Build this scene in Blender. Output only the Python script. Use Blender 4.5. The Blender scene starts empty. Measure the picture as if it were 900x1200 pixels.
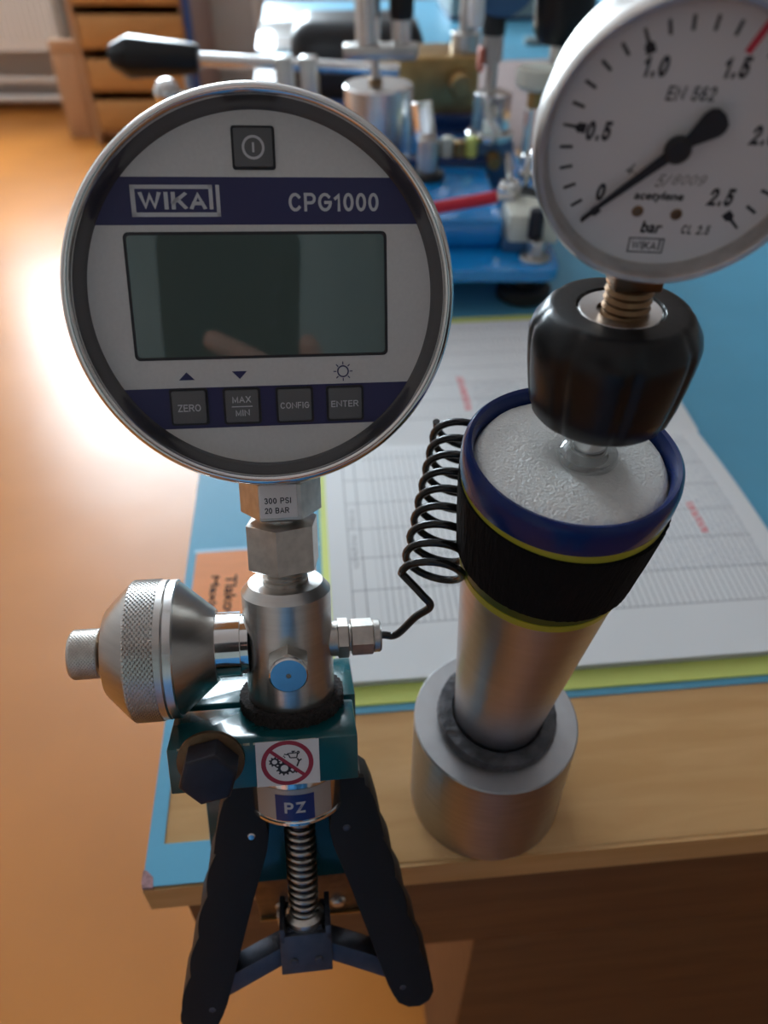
import bpy, bmesh, math, random
from mathutils import Matrix, Vector
random.seed(7)
PI = math.pi
scene = bpy.context.scene
COL = scene.collection

# ------------------------------------------------------------------ camera
cam_d = bpy.data.cameras.new('camera'); cam = bpy.data.objects.new('camera', cam_d); COL.objects.link(cam)
cam_d.sensor_fit = 'VERTICAL'; cam_d.sensor_height = 36.0; cam_d.sensor_width = 27.0; cam_d.lens = 27.03
cam_d.clip_start = 0.002; cam_d.clip_end = 100
cam.location = (0, 0, 1.115); cam.rotation_euler = (math.radians(48), 0, 0)
cam_d.dof.use_dof = True; cam_d.dof.focus_distance = 0.25; cam_d.dof.aperture_fstop = 8.8
scene.camera = cam

# ------------------------------------------------------------------ daylight
w = bpy.data.worlds.new('overcast_sky'); scene.world = w; w.use_nodes = True
bg = w.node_tree.nodes['Background']; bg.inputs[0].default_value = (0.76, 0.90, 1.0, 1); bg.inputs[1].default_value = 34.0
WINDOWS = [(-2.30, -0.55)]; WZ0, WZ1, WALLY = 0.95, 2.65, 4.42
for (x0, x1) in WINDOWS:                                   # light portals in the window openings
    ld = bpy.data.lights.new('window_front_offscreen', 'AREA'); ld.shape = 'RECTANGLE'; ld.size = x1-x0; ld.size_y = WZ1-WZ0
    ld.cycles.is_portal = True
    lo = bpy.data.objects.new('window_front_offscreen', ld); COL.objects.link(lo)
    lo.location = ((x0+x1)/2, WALLY+0.12, (WZ0+WZ1)/2); lo.rotation_euler = (math.radians(-90), 0, 0)
vs = scene.view_settings; vs.view_transform = 'Standard'; vs.look = 'None'; vs.gamma = 1; vs.use_curve_mapping = False
vs.exposure = 0.0

# ------------------------------------------------------------------ materials
def mat(name, col, rough=0.5, metal=0.0, noise=None, bump=None, coat=0.0, spec=0.5, coord='Object', **kw):
    m = bpy.data.materials.new(name); m.use_nodes = True; nt = m.node_tree; b = nt.nodes['Principled BSDF']
    b.inputs['Base Color'].default_value = (*col, 1); b.inputs['Roughness'].default_value = rough; b.inputs['Metallic'].default_value = metal
    b.inputs['Coat Weight'].default_value = coat; b.inputs['Specular IOR Level'].default_value = spec
    for k, v in kw.items(): b.inputs[k.replace('_', ' ')].default_value = v
    tc = nt.nodes.new('ShaderNodeTexCoord')
    def tex(scale, detail=4, stretch=(1, 1, 1)):
        mp = nt.nodes.new('ShaderNodeMapping'); mp.inputs['Scale'].default_value = stretch
        nt.links.new(tc.outputs[coord], mp.inputs['Vector'])
        n = nt.nodes.new('ShaderNodeTexNoise'); n.inputs['Scale'].default_value = scale; n.inputs['Detail'].default_value = detail
        nt.links.new(mp.outputs[0], n.inputs['Vector']); return n
    if noise:                                              # (scale, amount, stretch): mottled tint of the base colour
        sc, am, st = noise
        n = tex(sc, 5, st); r = nt.nodes.new('ShaderNodeValToRGB'); nt.links.new(n.outputs['Fac'], r.inputs['Fac'])
        r.color_ramp.elements[0].position = .3; r.color_ramp.elements[1].position = .7
        r.color_ramp.elements[0].color = (*[c*(1-am) for c in col], 1); r.color_ramp.elements[1].color = (*[min(1, c*(1+am)) for c in col], 1)
        nt.links.new(r.outputs[0], b.inputs['Base Color'])
    if bump:                                               # (scale, strength, distance, stretch)
        sc, s, d, st = bump
        n = tex(sc, 3, st); bp = nt.nodes.new('ShaderNodeBump'); bp.inputs['Strength'].default_value = s; bp.inputs['Distance'].default_value = d
        nt.links.new(n.outputs['Fac'], bp.inputs['Height']); nt.links.new(bp.outputs[0], b.inputs['Normal'])
    return m
def wood(name, c1, c2, scale, stretch, rough=.38, coat=0.0, spec=.5):
    m = mat(name, c1, rough, coat=coat, spec=spec); nt = m.node_tree; b = nt.nodes['Principled BSDF']
    tc = nt.nodes.new('ShaderNodeTexCoord'); mp = nt.nodes.new('ShaderNodeMapping'); mp.inputs['Scale'].default_value = stretch
    n = nt.nodes.new('ShaderNodeTexNoise'); n.inputs['Scale'].default_value = scale; n.inputs['Detail'].default_value = 6; n.inputs['Distortion'].default_value = .6
    r = nt.nodes.new('ShaderNodeValToRGB'); r.color_ramp.elements[0].position = .35; r.color_ramp.elements[1].position = .68
    r.color_ramp.elements[0].color = (*c1, 1); r.color_ramp.elements[1].color = (*c2, 1)
    nt.links.new(tc.outputs['Object'], mp.inputs[0]); nt.links.new(mp.outputs[0], n.inputs['Vector']); nt.links.new(n.outputs['Fac'], r.inputs[0]); nt.links.new(r.outputs[0], b.inputs['Base Color'])
    return m
S1 = (1, 1, 1)
M = dict(
    floor=mat('orange_linoleum', (.50, .178, .032), .30, noise=(3.0, .10, S1), bump=(2.5, .12, .02, S1)),
    wall=mat('wall_paint', (.52, .50, .48), .7, noise=(2, .04, S1)),
    ceiling=mat('ceiling_paint', (.82, .84, .86), .8),
    white=mat('white_paint', (.80, .78, .74), .4),
    mat_blue=mat('blue_desk_film', (.105, .38, .56), .36, noise=(14, .05, S1), bump=(60, .05, .001, S1)),
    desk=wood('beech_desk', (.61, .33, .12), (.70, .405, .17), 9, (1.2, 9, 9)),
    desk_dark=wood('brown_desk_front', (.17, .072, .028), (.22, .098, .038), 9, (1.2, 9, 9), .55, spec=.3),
    grey_top=wood('grey_brown_board', (.27, .20, .19), (.34, .26, .25), 8, (1, 12, 4), .5),
    drawer=wood('orange_drawer_wood', (.42, .20, .06), (.52, .27, .09), 4, (1, 5, 5), .45),
    carcass=wood('pale_cabinet_wood', (.44, .25, .13), (.52, .31, .17), 4, (5, 5, 1), .5),
    steel=mat('brushed_steel', (.52, .505, .485), .28, 1, noise=(40, .07, (1, 1, 14)), bump=(160, .06, .0005, (1, 1, 10))),
    steel_dark=mat('turned_dark_steel', (.40, .395, .40), .38, 1, noise=(60, .10, (1, 1, 8)), bump=(160, .08, .0005, (1, 1, 10))),
    alu=mat('satin_aluminium', (.70, .69, .68), .27, 1, noise=(30, .05, (1, 1, 9))),
    cup_metal=mat('brushed_cup_metal', (.52, .53, .56), .34, 1, noise=(30, .05, (1, 1, 9))),
    chrome=mat('polished_chrome', (.72, .71, .70), .10, 1),
    nickel=mat('worn_nickel', (.58, .55, .51), .33, 1, noise=(300, .12, S1), bump=(500, .10, .0005, S1)),
    brass=mat('old_brass', (.42, .27, .11), .36, 1, noise=(50, .15, S1)),
    brass_dark=mat('brown_brass', (.22, .13, .07), .36, 1, noise=(50, .2, S1)),
    black=mat('black_plastic', (.010, .010, .011), .30, spec=.32, bump=(700, .08, .0004, S1)),
    grip=mat('black_soft_grip', (.010, .010, .0105), .5, spec=.28, bump=(700, .12, .0004, S1)),
    rubber=mat('black_rubber', (.012, .012, .013), .55, bump=(900, .12, .0004, S1)),
    face=mat('light_grey_faceplate', (.56, .545, .53), .45, noise=(900, .03, S1)),
    lining=mat('dark_satin_lining', (.17, .165, .17), .26, .8),
    navy=mat('navy_print', (.016, .016, .085), .42),
    grey_key=mat('grey_rubber_key', (.105, .105, .108), .5, bump=(900, .1, .0004, S1)),
    key_frame=mat('dark_key_frame', (.012, .012, .016), .5),
    print_white=mat('pale_print', (.50, .50, .52), .5),
    print_black=mat('black_print', (.012, .012, .016), .5),
    print_grey=mat('pencil_marks', (.12, .12, .13), .6),
    lcd=mat('lcd_glass', (.075, .105, .095), .03, spec=.8, coat=.5, Coat_Roughness=.03),
    teal=mat('teal_enamel', (.003, .078, .088), .22, noise=(60, .12, S1), bump=(220, .10, .0006, S1), coat=.3),
    teal_chip=mat('chipped_edge', (.45, .42, .30), .5, noise=(300, .3, S1)),
    bolt=mat('blackened_bolt', (.016, .016, .026), .42, .3, noise=(200, .3, S1)),
    washer=mat('rusty_washer', (.16, .10, .055), .42, .8, noise=(200, .3, S1)),
    bright_cap=mat('polished_end_cap', (.66, .65, .64), .14, 1),
    felt=mat('brown_felt', (.030, .022, .020), .95, noise=(800, .5, S1), bump=(1200, 1, .002, S1)),
    sticker=mat('white_sticker', (.74, .71, .70), .35),
    silver_label=mat('silver_label', (.42, .40, .385), .35, .4),
    red=mat('sign_red', (.33, .020, .040), .4),
    pz_blue=mat('blue_label', (.010, .028, .17), .35),
    orange_paper=mat('orange_label_paper', (.86, .27, .055), .45, noise=(30, .05, (1, 6, 1))),
    spring=mat('spring_wire', (.50, .46, .42), .3, 1),
    clevis=mat('grey_pressed_steel', (.085, .09, .115), .42, .6, noise=(200, .15, S1)),
    strap=mat('black_hook_tape', (.007, .007, .008), .9, spec=.12, bump=(900, 1, .001, (1, 1, .12))),
    blue_rim=mat('blue_glossy_band', (.004, .020, .125), .22, spec=.32),
    olive=mat('yellow_stripe', (.42, .40, .035), .35),
    green=mat('green_stripe', (.045, .075, .008), .35),
    foam=mat('white_foam', (.93, .93, .90), .36, noise=(120, .03, S1), bump=(1000, .55, .0014, S1), Subsurface_Weight=.1, Subsurface_Radius=(.004, .004, .004)),
    glue=mat('grey_sealant', (.06, .058, .065), .35, noise=(150, .6, S1), bump=(260, .6, .002, S1)),
    clear=mat('clear_plastic', (.85, .85, .84), .08, Transmission_Weight=.85),
    cable=mat('black_cable', (.010, .010, .010), .26),
    dial=mat('white_dial', (.62, .62, .64), .5),
    bezel2=mat('scuffed_steel_bezel', (.58, .555, .53), .36, 1, noise=(120, .15, S1), bump=(150, .25, .001, S1)),
    dialred=mat('red_mark', (.55, .03, .06), .5),
    yellow=mat('yellow_card', (.70, .78, .20), .5),
    rig_blue=mat('blue_enamel', (.004, .28, .74), .15, coat=.6, noise=(10, .05, S1)),
    rig_navy=mat('dark_blue_enamel', (.006, .03, .12), .25),
    post_blue=mat('grey_blue_paint', (.04, .13, .27), .35),
    redgrip=mat('red_sleeve', (.62, .012, .04), .3),
    offwhite=mat('off_white_plastic', (.72, .72, .62), .4),
    redtag=mat('salmon_tag', (.62, .16, .10), .5),
    leather=mat('black_vinyl', (.014, .016, .020), .33, bump=(120, .2, .002, S1)),
    paperwhite=mat('glossy_white_card', (.90, .92, .92), .15, coat=.5),
    green_grey=mat('grey_green_case', (.30, .36, .36), .5),
    navy_edge=mat('blue_edging', (.012, .06, .22), .4),
    skin=mat('skin', (.62, .30, .22), .45, noise=(120, .10, S1), Subsurface_Weight=.1, Subsurface_Radius=(.01, .004, .002)),
    trouser=mat('blue_jeans', (.05, .19, .40), .9, spec=.1, noise=(300, .15, S1)),
    hair=mat('brown_hair', (.03, .018, .01), .6),
    sleeve=mat('grey_shirt_cloth', (.27, .31, .30), .8, bump=(300, .3, .002, S1)),
)

# ------------------------------------------------------------------ mesh helpers
class MB:
    def __init__(s): s.v = []; s.f = []; s.m = Matrix.Identity(4); s.uv = None
    def at(s, m=None): s.m = m if m is not None else Matrix.Identity(4); return s
    def add(s, vs_, fs):
        b = len(s.v); s.v += [s.m @ Vector(p) for p in vs_]; s.f += [[b+i for i in f] for f in fs]; return s
    def box(s, x0, x1, y0, y1, z0, z1):
        return s.add([(x0,y0,z0),(x1,y0,z0),(x1,y1,z0),(x0,y1,z0),(x0,y0,z1),(x1,y0,z1),(x1,y1,z1),(x0,y1,z1)],
                     [(0,3,2,1),(4,5,6,7),(0,1,5,4),(1,2,6,5),(2,3,7,6),(3,0,4,7)])
    def lathe(s, prof, seg=64, rfun=None, close=False):      # (r, z) pairs about local z; r = 0 makes a pole
        vs_, rows = [], []
        for (r, z) in prof:
            if r <= 1e-7: rows.append([len(vs_)]); vs_.append((0, 0, z))
            else:
                row = []
                for i in range(seg):
                    a = 2*PI*i/seg; rr = rfun(r, a, z) if rfun else r
                    row.append(len(vs_)); vs_.append((rr*math.cos(a), rr*math.sin(a), z))
                rows.append(row)
        fs = []
        pairs = list(zip(rows, rows[1:])) + ([(rows[-1], rows[0])] if close else [])
        for a, b in pairs:
            for i in range(seg):
                j = (i+1) % seg
                if len(a) == 1 and len(b) == 1: continue
                if len(a) == 1: fs.append((a[0], b[j], b[i]))
                elif len(b) == 1: fs.append((a[i], a[j], b[0]))
                else: fs.append((a[i], a[j], b[j], b[i]))
        return s.add(vs_, fs)
    def prism(s, poly, z0, z1):                              # polygon in local xy pulled along z
        n = len(poly); vs_ = [(x, y, z0) for x, y in poly] + [(x, y, z1) for x, y in poly]
        return s.add(vs_, [tuple(range(n))[::-1], tuple(range(n, 2*n))] + [(i, (i+1) % n, n+(i+1) % n, n+i) for i in range(n)])
    def hexa(s, r, z0, z1, ch=.12, rot=0, n=6):              # hex with chamfered ends, across-corner radius r
        def ring(k): return [(k*r*math.cos(rot+2*PI*i/n), k*r*math.sin(rot+2*PI*i/n)) for i in range(n)]
        c = ch*r; rows = [(1-ch, z0), (1, z0+c*.6), (1, z1-c*.6), (1-ch, z1)]
        vs_ = []; fs = []
        for k, z in rows: vs_ += [(x, y, z) for x, y in ring(k)]
        for q in range(3):
            for i in range(n): j = (i+1) % n; fs.append((q*n+i, q*n+j, q*n+n+j, q*n+n+i))
        fs += [tuple(range(n))[::-1], tuple(range(3*n, 4*n))]
        return s.add(vs_, fs)
    def tube(s, path, r, seg=10, cap=True):
        P = [Vector(p) for p in path]; n = len(P); vs_ = []; fs = []
        t = (P[1]-P[0]).normalized(); up = Vector((0,0,1)) if abs(t.z) < .9 else Vector((1,0,0)); nx = t.cross(up).normalized()
        for i in range(n):
            t = (P[min(i+1, n-1)]-P[max(i-1, 0)]).normalized(); nx = (nx - t*nx.dot(t)).normalized(); ny = t.cross(nx)
            rr = r[i] if isinstance(r, (list, tuple)) else r
            for k in range(seg): a = 2*PI*k/seg; vs_.append(P[i]+nx*rr*math.cos(a)+ny*rr*math.sin(a))
        for i in range(n-1):
            for k in range(seg): l = (k+1) % seg; fs.append((i*seg+k, i*seg+l, (i+1)*seg+l, (i+1)*seg+k))
        if cap: fs += [tuple(range(seg))[::-1], tuple(range((n-1)*seg, n*seg))]
        return s.add(vs_, fs)
    def ring(s, r0, r1, z, seg=64, a0=0, a1=2*PI):           # flat annulus (thin print)
        full = abs(a1-a0-2*PI) < 1e-6; n = seg if full else seg+1; vs_ = []
        for i in range(n): a = a0+(a1-a0)*i/seg; vs_ += [(r0*math.cos(a), r0*math.sin(a), z), (r1*math.cos(a), r1*math.sin(a), z)]
        fs = []
        for i in range(seg): j = (i+1) % n; fs.append((2*i, 2*i+1, 2*j+1, 2*j))
        return s.add(vs_, fs)
    def build(s, name, m, parent=None, bevel=0, bseg=2, smooth=35, **props):
        me = bpy.data.meshes.new(name); me.from_pydata([tuple(p) for p in s.v], [], s.f)
        bm = bmesh.new(); bm.from_mesh(me); bmesh.ops.recalc_face_normals(bm, faces=bm.faces)
        if bevel:
            es = [e for e in bm.edges if len(e.link_faces) == 2 and e.calc_face_angle(0) > .6]
            bmesh.ops.bevel(bm, geom=es, offset=bevel, segments=bseg, profile=.5, affect='EDGES', clamp_overlap=True)
        bm.to_mesh(me); bm.free()
        if smooth: me.shade_smooth(); me.set_sharp_from_angle(angle=math.radians(smooth))
        me.materials.append(M[m] if isinstance(m, str) else m)
        o = bpy.data.objects.new(name, me); COL.objects.link(o); o.parent = parent
        for k, v in props.items(): o[k] = v
        return o
def T(x, y, z): return Matrix.Translation((x, y, z))
def RX(d): return Matrix.Rotation(math.radians(d), 4, 'X')
def RY(d): return Matrix.Rotation(math.radians(d), 4, 'Y')
def RZ(d): return Matrix.Rotation(math.radians(d), 4, 'Z')
FRONT = RX(90)            # local z of a builder -> -y (towards the viewer), local y -> +z
def frame(o, x, y, z): return Matrix(((x[0],y[0],z[0],o[0]),(x[1],y[1],z[1],o[1]),(x[2],y[2],z[2],o[2]),(0,0,0,1)))
def thing(name, label, cat, m=None, group=None):
    o = bpy.data.objects.new(name, None); COL.objects.link(o); o.empty_display_size = .01
    if m is not None: o.matrix_world = m
    o['label'] = label; o['category'] = cat
    if group: o['group'] = group
    return o
def tag(o, label, cat, group=None):
    o['label'] = label; o['category'] = cat
    if group: o['group'] = group
    return o
def struct(o): o['kind'] = 'structure'; return o
def axis_to(p, d, up=(0, 0, 1)):   # frame with local z along d
    z = Vector(d).normalized(); u = Vector(up)
    if abs(z.dot(u)) > .95: u = Vector((0, 1, 0))
    x = u.cross(z).normalized(); y = z.cross(x); return frame(p, x, y, z)
_txt = {}
def text_mesh(body):
    if body not in _txt:
        c = bpy.data.curves.new('t', 'FONT'); c.body = body; c.resolution_u = 3; c.fill_mode = 'BOTH'
        o = bpy.data.objects.new('t', c); COL.objects.link(o)
        dg = bpy.context.evaluated_depsgraph_get(); me = bpy.data.meshes.new_from_object(o.evaluated_get(dg))
        bpy.data.objects.remove(o); bpy.data.curves.remove(c)
        xs = [v.co.x for v in me.vertices]; ys = [v.co.y for v in me.vertices]
        _txt[body] = ([(v.co.x-min(xs), v.co.y-min(ys)) for v in me.vertices], [list(p.vertices) for p in me.polygons], max(xs)-min(xs), max(ys)-min(ys))
        bpy.data.meshes.remove(me)
    return _txt[body]
def add_text(mb, body, x0, x1, y0, y1, z=0, shear=0, bold=0):      # fits the word into a rectangle of the local xy plane
    v, f, wd, ht = text_mesh(body); sx = (x1-x0)/wd; sy = (y1-y0)/ht
    offs = [(0, 0)] if not bold else [(0, 0), (bold, 0), (-bold, 0), (0, bold), (0, -bold)]
    for (ox, oy) in offs: mb.add([(x0+a*sx+shear*b*sy+ox, y0+b*sy+oy, z+(abs(ox)+abs(oy))*.01) for a, b in v], f)
    return mb
# plain bold grotesque capitals and figures drawn as strokes
def _arc(cx, cy, rx, ry, a0, a1, n=14): return [(cx+rx*math.cos(math.radians(a0+(a1-a0)*i/n)), cy+ry*math.sin(math.radians(a0+(a1-a0)*i/n))) for i in range(n+1)]
GL = {
 'W': (1.05, [[(0,1),(.25,0),(.5,.9),(.75,0),(1,1)]]), 'I': (.17, [[(.5,0),(.5,1)]]), 'K': (.72, [[(0,0),(0,1)],[(1,1),(0,.36)],[(.36,.60),(1,0)]]),
 'A': (.78, [[(0,0),(.5,1),(1,0)],[(.2,.3),(.8,.3)]]), 'C': (.72, [_arc(.5,.5,.5,.5,42,318)]), 'P': (.64, [[(0,0),(0,1),(.6,1)]+_arc(.6,.73,.4,.27,90,-90)[1:]+[(0,.46)]]),
 'G': (.76, [_arc(.5,.5,.5,.5,45,350)+[(.99,.48),(.55,.48)]]), '0': (.56, [_arc(.5,.5,.5,.5,0,360,24)]), 'O': (.78, [_arc(.5,.5,.5,.5,0,360,24)]),
 '1': (.36, [[(0,.74),(.45,.84),(.8,1),(.8,0)]]), 'Z': (.64, [[(.02,1),(1,1),(0,0),(1,0)]]), 'E': (.60, [[(1,1),(0,1),(0,0),(1,0)],[(0,.52),(.92,.52)]]),
 'R': (.70, [[(0,0),(0,1),(.6,1)]+_arc(.6,.75,.38,.25,90,-90)[1:]+[(0,.5)],[(.5,.5),(1,0)]]), 'M': (.82, [[(0,0),(0,1),(.5,.08),(1,1),(1,0)]]),
 'X': (.72, [[(0,0),(1,1)],[(0,1),(1,0)]]), 'N': (.78, [[(0,0),(0,1),(1,0),(1,1)]]), 'F': (.56, [[(0,0),(0,1),(1,1)],[(0,.5),(.88,.5)]]), 'T': (.64, [[(0,1),(1,1)],[(.5,1),(.5,0)]]),
 'S': (.62, [_arc(.5,.75,.48,.25,30,270)+_arc(.5,.25,.5,.25,90,-150)[1:]]), 'B': (.66, [[(0,.5),(.6,.5)],[(0,0),(0,1),(.58,1)]+_arc(.58,.76,.36,.24,90,-90)[1:],[(.6,.5)]+_arc(.6,.25,.4,.25,90,-90)[1:]+[(0,0)]]),
 '2': (.56, [_arc(.5,.7,.5,.3,165,-20)+[(.0,0),(1,0)]]), '3': (.56, [_arc(.45,.75,.45,.25,150,-80)+_arc(.5,.25,.5,.27,80,-150)]), '5': (.56, [[(.9,1),(.16,1),(.06,.5)]+_arc(.48,.32,.5,.32,130,-150)]),
 '6': (.56, [_arc(.5,.3,.5,.3,0,360,20),[(.0,.3)]+_arc(.55,.5,.55,.5,170,60)]), '8': (.56, [_arc(.5,.26,.5,.26,0,360,18),_arc(.5,.76,.42,.24,0,360,18)]), '9': (.56, [_arc(.5,.7,.5,.3,0,360,20),[(1,.7)]+_arc(.45,.5,.55,.5,-10,-120)]),
 '4': (.58, [[(.75,0),(.75,1),(0,.28),(1,.28)]]), 'L': (.54, [[(0,1),(0,0),(1,0)]]), '/': (.4, [[(0,0),(1,1)]]), '.': (.17, [[(.5,0),(.5,.06)]]), ' ': (.3, []),
}
def caps(mb, body, x0, x1, y0, y1, z=0, t=.17, shear=0, gap=.13):      # fits the word into a rectangle of the local xy plane
    ws = [GL[c][0]+t*.35 for c in body]; total = sum(ws)+gap*(len(body)-1); sx = (x1-x0)/total; sy = y1-y0; cx = 0
    for c, wd in zip(body, ws):
        for pl in GL[c][1]:
            iw = max(0, wd-t); P = [Vector((cx+t/2+p[0]*iw if iw > 0 else cx+wd/2, t/2+p[1]*(1-t))) for p in pl]
            closed = len(P) > 4 and (P[0]-P[-1]).length < 1e-4
            if closed: P = P[:-1]
            n = len(P); Lf, Rt = [], []
            for i in range(n):
                a = P[i-1] if (i > 0 or closed) else None; d = P[(i+1) % n] if (i < n-1 or closed) else None
                d1 = (P[i]-a).normalized() if a is not None else None; d2 = (d-P[i]).normalized() if d is not None else None
                p = P[i]
                if d1 is None: p = p-d2*t/2*0.98; nn = Vector((-d2.y, d2.x))*t/2
                elif d2 is None: p = p+d1*t/2*0.98; nn = Vector((-d1.y, d1.x))*t/2
                else:
                    m_ = (Vector((-d1.y, d1.x))+Vector((-d2.y, d2.x))); m_ = m_.normalized() if m_.length > 1e-6 else Vector((-d1.y, d1.x))
                    nn = m_*t/2/max(.5, m_.dot(Vector((-d1.y, d1.x))))
                Lf.append(p+nn); Rt.append(p-nn)
            vs_ = [((x0+q.x*sx)+shear*min(max(q.y, 0), 1)*sy, y0+min(max(q.y, 0), 1)*sy, z) for q in Lf+Rt]
            mb.add(vs_, [(i, (i+1) % n, n+(i+1) % n, n+i) for i in range(n if closed else n-1)])
        cx += wd+gap
    return mb
def frame_rect(mb, x0, x1, y0, y1, t, z, shear=0):
    def q(a, b, c, d): mb.add([(a+shear*c, c, z), (b+shear*c, c, z), (b+shear*d, d, z), (a+shear*d, d, z)], [(0, 1, 2, 3)])
    q(x0, x1, y0, y0+t); q(x0, x1, y1-t, y1); q(x0, x0+t, y0+t, y1-t); q(x1-t, x1, y0+t, y1-t)
def knurl(mb, R0, z0, z1, nth, nz, amp, end=0.0006):
    seg = nth*4; rows = []; NZ = nz*4
    vs_, fs = [], []
    for k in range(NZ+1):
        for i in range(seg):
            a = i/4.0; b = k/4.0
            p = abs(((a+b) % 1)-.5)*2; q = abs(((a-b) % 1)-.5)*2
            r = R0-amp+amp*min(1, (p*q)*1.6)
            if k in (0, NZ): r = R0-amp
            vs_.append((r*math.cos(2*PI*i/seg), r*math.sin(2*PI*i/seg), z0+(z1-z0)*k/NZ))
    for k in range(NZ):
        for i in range(seg): j = (i+1) % seg; fs.append((k*seg+i, k*seg+j, (k+1)*seg+j, (k+1)*seg+i))
    mb.add(vs_, fs)
def quad(mb, x0, x1, y0, y1, z): return mb.add([(x0,y0,z),(x1,y0,z),(x1,y1,z),(x0,y1,z)], [(0,1,2,3)])
def rrect(x0, x1, y0, y1, r, n=5):
    pts = []
    for cx, cy, a in ((x1-r, y1-r, 0), (x0+r, y1-r, 90), (x0+r, y0+r, 180), (x1-r, y0+r, 270)):
        for i in range(n+1): t = math.radians(a+90*i/n); pts.append((cx+r*math.cos(t), cy+r*math.sin(t)))
    return pts
def tree_copy(o, parent=None):
    c = o.copy(); COL.objects.link(c); c.parent = parent
    for ch in list(o.children): tree_copy(ch, c)
    return c

# ================================================================== THE ROOM
RX0, RX1, RY0, RH = -3.3, 4.1, -2.6, 3.0
b = MB(); b.box(RX0, RX1, RY0, WALLY+.2, -.05, 0); struct(b.build('floor', 'floor'))
b = MB(); b.box(RX0, RX1, RY0, WALLY+.2, RH, RH+.05); struct(b.build('ceiling', 'ceiling'))
b = MB(); b.box(RX0-.1, RX0, RY0, WALLY+.2, 0, RH); struct(b.build('wall_left', 'wall'))
b = MB(); b.box(RX1, RX1+.1, RY0, WALLY+.2, 0, RH); struct(b.build('wall_right', 'wall'))
b = MB(); b.box(RX0, RX1, RY0-.1, RY0, 0, RH); struct(b.build('wall_rear', 'wall'))
b = MB(); b.box(RX0, RX1, WALLY, WALLY+.2, 0, WZ0); b.box(RX0, RX1, WALLY, WALLY+.2, WZ1, RH)
xs = [RX0] + [x for p in WINDOWS for x in p] + [RX1]
for i in range(0, len(xs), 2): b.box(xs[i], xs[i+1], WALLY, WALLY+.2, WZ0, WZ1)
struct(b.build('wall_front', 'wall'))
pane_m = bpy.data.materials.new('window_pane'); pane_m.use_nodes = True; nt = pane_m.node_tree; nt.nodes.clear()
o_ = nt.nodes.new('ShaderNodeOutputMaterial'); mx = nt.nodes.new('ShaderNodeMixShader'); tr = nt.nodes.new('ShaderNodeBsdfTransparent'); gl = nt.nodes.new('ShaderNodeBsdfGlossy')
gl.inputs['Roughness'].default_value = .02; mx.inputs[0].default_value = .06
nt.links.new(tr.outputs[0], mx.inputs[1]); nt.links.new(gl.outputs[0], mx.inputs[2]); nt.links.new(mx.outputs[0], o_.inputs[0])
for i, (x0, x1) in enumerate(WINDOWS):
    b = MB(); t = .06; y0, y1 = WALLY+.02, WALLY+.08; xm = (x0+x1)/2
    b.box(x0, x1, y0, y1, WZ0, WZ0+t); b.box(x0, x1, y0, y1, WZ1-t, WZ1)
    for xx in (x0, xm-t/2, x1-t): b.box(xx, xx+t, y0, y1, WZ0+t, WZ1-t)
    wo = struct(b.build('window_%d' % (i+1), 'white', bevel=.006))
    for (a, c) in ((x0+t, xm-t/2), (xm+t/2, x1-t)):
        b = MB(); b.box(a-.005, c+.005, WALLY+.045, WALLY+.050, WZ0+t-.005, WZ1-t+.005); b.build('pane', pane_m, wo)
    b = MB(); b.box(x0-.05, x1+.05, WALLY-.14, WALLY+.02, WZ0-.03, WZ0); b.build('window_sill', 'white', wo, bevel=.006)
b = MB(); b.box(RX0, RX1, WALLY-.015, WALLY, 0, .06); struct(b.build('baseboard_front', 'desk_dark'))

# ================================================================== THE LONG WORKBENCH (three desks end to end)
ANG = 5.2
DESK = T(-.111, .147, .75) @ RZ(ANG)            # front left corner of the first desk top, x along its front edge
def DP(u, v, z=0): return DESK @ Vector((u, v, z))
def desk(v0, v1, u1, label, top_m):
    d = thing('desk', label, 'desk', DESK @ T(0, v0, -.75))
    D = v1-v0
    b = MB(); b.box(0, u1, 0, D, .728, .75); b.build('desk_top', top_m, d, bevel=.002)
    return d, D
d1, D = desk(0, 1.03, 1.75, 'beech topped desk with a dark brown front rail carrying the instruments', 'desk')
b = MB(); b.box(0, 1.75, -.0012, .001, .7285, .7492); b.build('front_edging', 'desk', d1)
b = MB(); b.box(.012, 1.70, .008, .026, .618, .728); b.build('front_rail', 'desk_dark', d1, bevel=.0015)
b = MB(); b.box(.02, 1.70, D-.03, D-.012, .25, .728); b.build('added_back_panel', 'desk_dark', d1)  # unseen panel, added to help darken the space under the desk
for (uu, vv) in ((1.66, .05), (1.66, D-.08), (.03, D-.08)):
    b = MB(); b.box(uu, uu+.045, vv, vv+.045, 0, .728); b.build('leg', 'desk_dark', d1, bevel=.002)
b = MB(); b.box(.78, .798, .29, D-.04, 0, .728); b.build('side_panel', 'desk_dark', d1)  # added like the back panel, keeps light out from the right
b = MB(); b.box(.175, .66, .030, .62, 0, .700); b.build('added_shade_box', 'desk_dark', d1, bevel=.002)  # made-up box, added to shade the floor under the desk
d2, D = desk(1.035, 1.60, 1.75, 'grey brown desk standing behind the beech desk', 'grey_top')
for (uu, vv) in ((.03, .03), (1.66, .03), (.03, D-.08), (1.66, D-.08)):
    b = MB(); b.box(uu, uu+.045, vv, vv+.045, 0, .728); b.build('leg', 'desk_dark', d2, bevel=.002)
d3, D = desk(1.605, 2.32, 1.75, 'blue covered desk furthest along the bench near the windows', 'mat_blue')
for (uu, vv) in ((.03, .03), (1.66, .03), (.03, D-.08), (1.66, D-.08)):
    b = MB(); b.box(uu, uu+.045, vv, vv+.045, 0, .728); b.build('leg', 'desk_dark', d3, bevel=.002)
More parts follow.
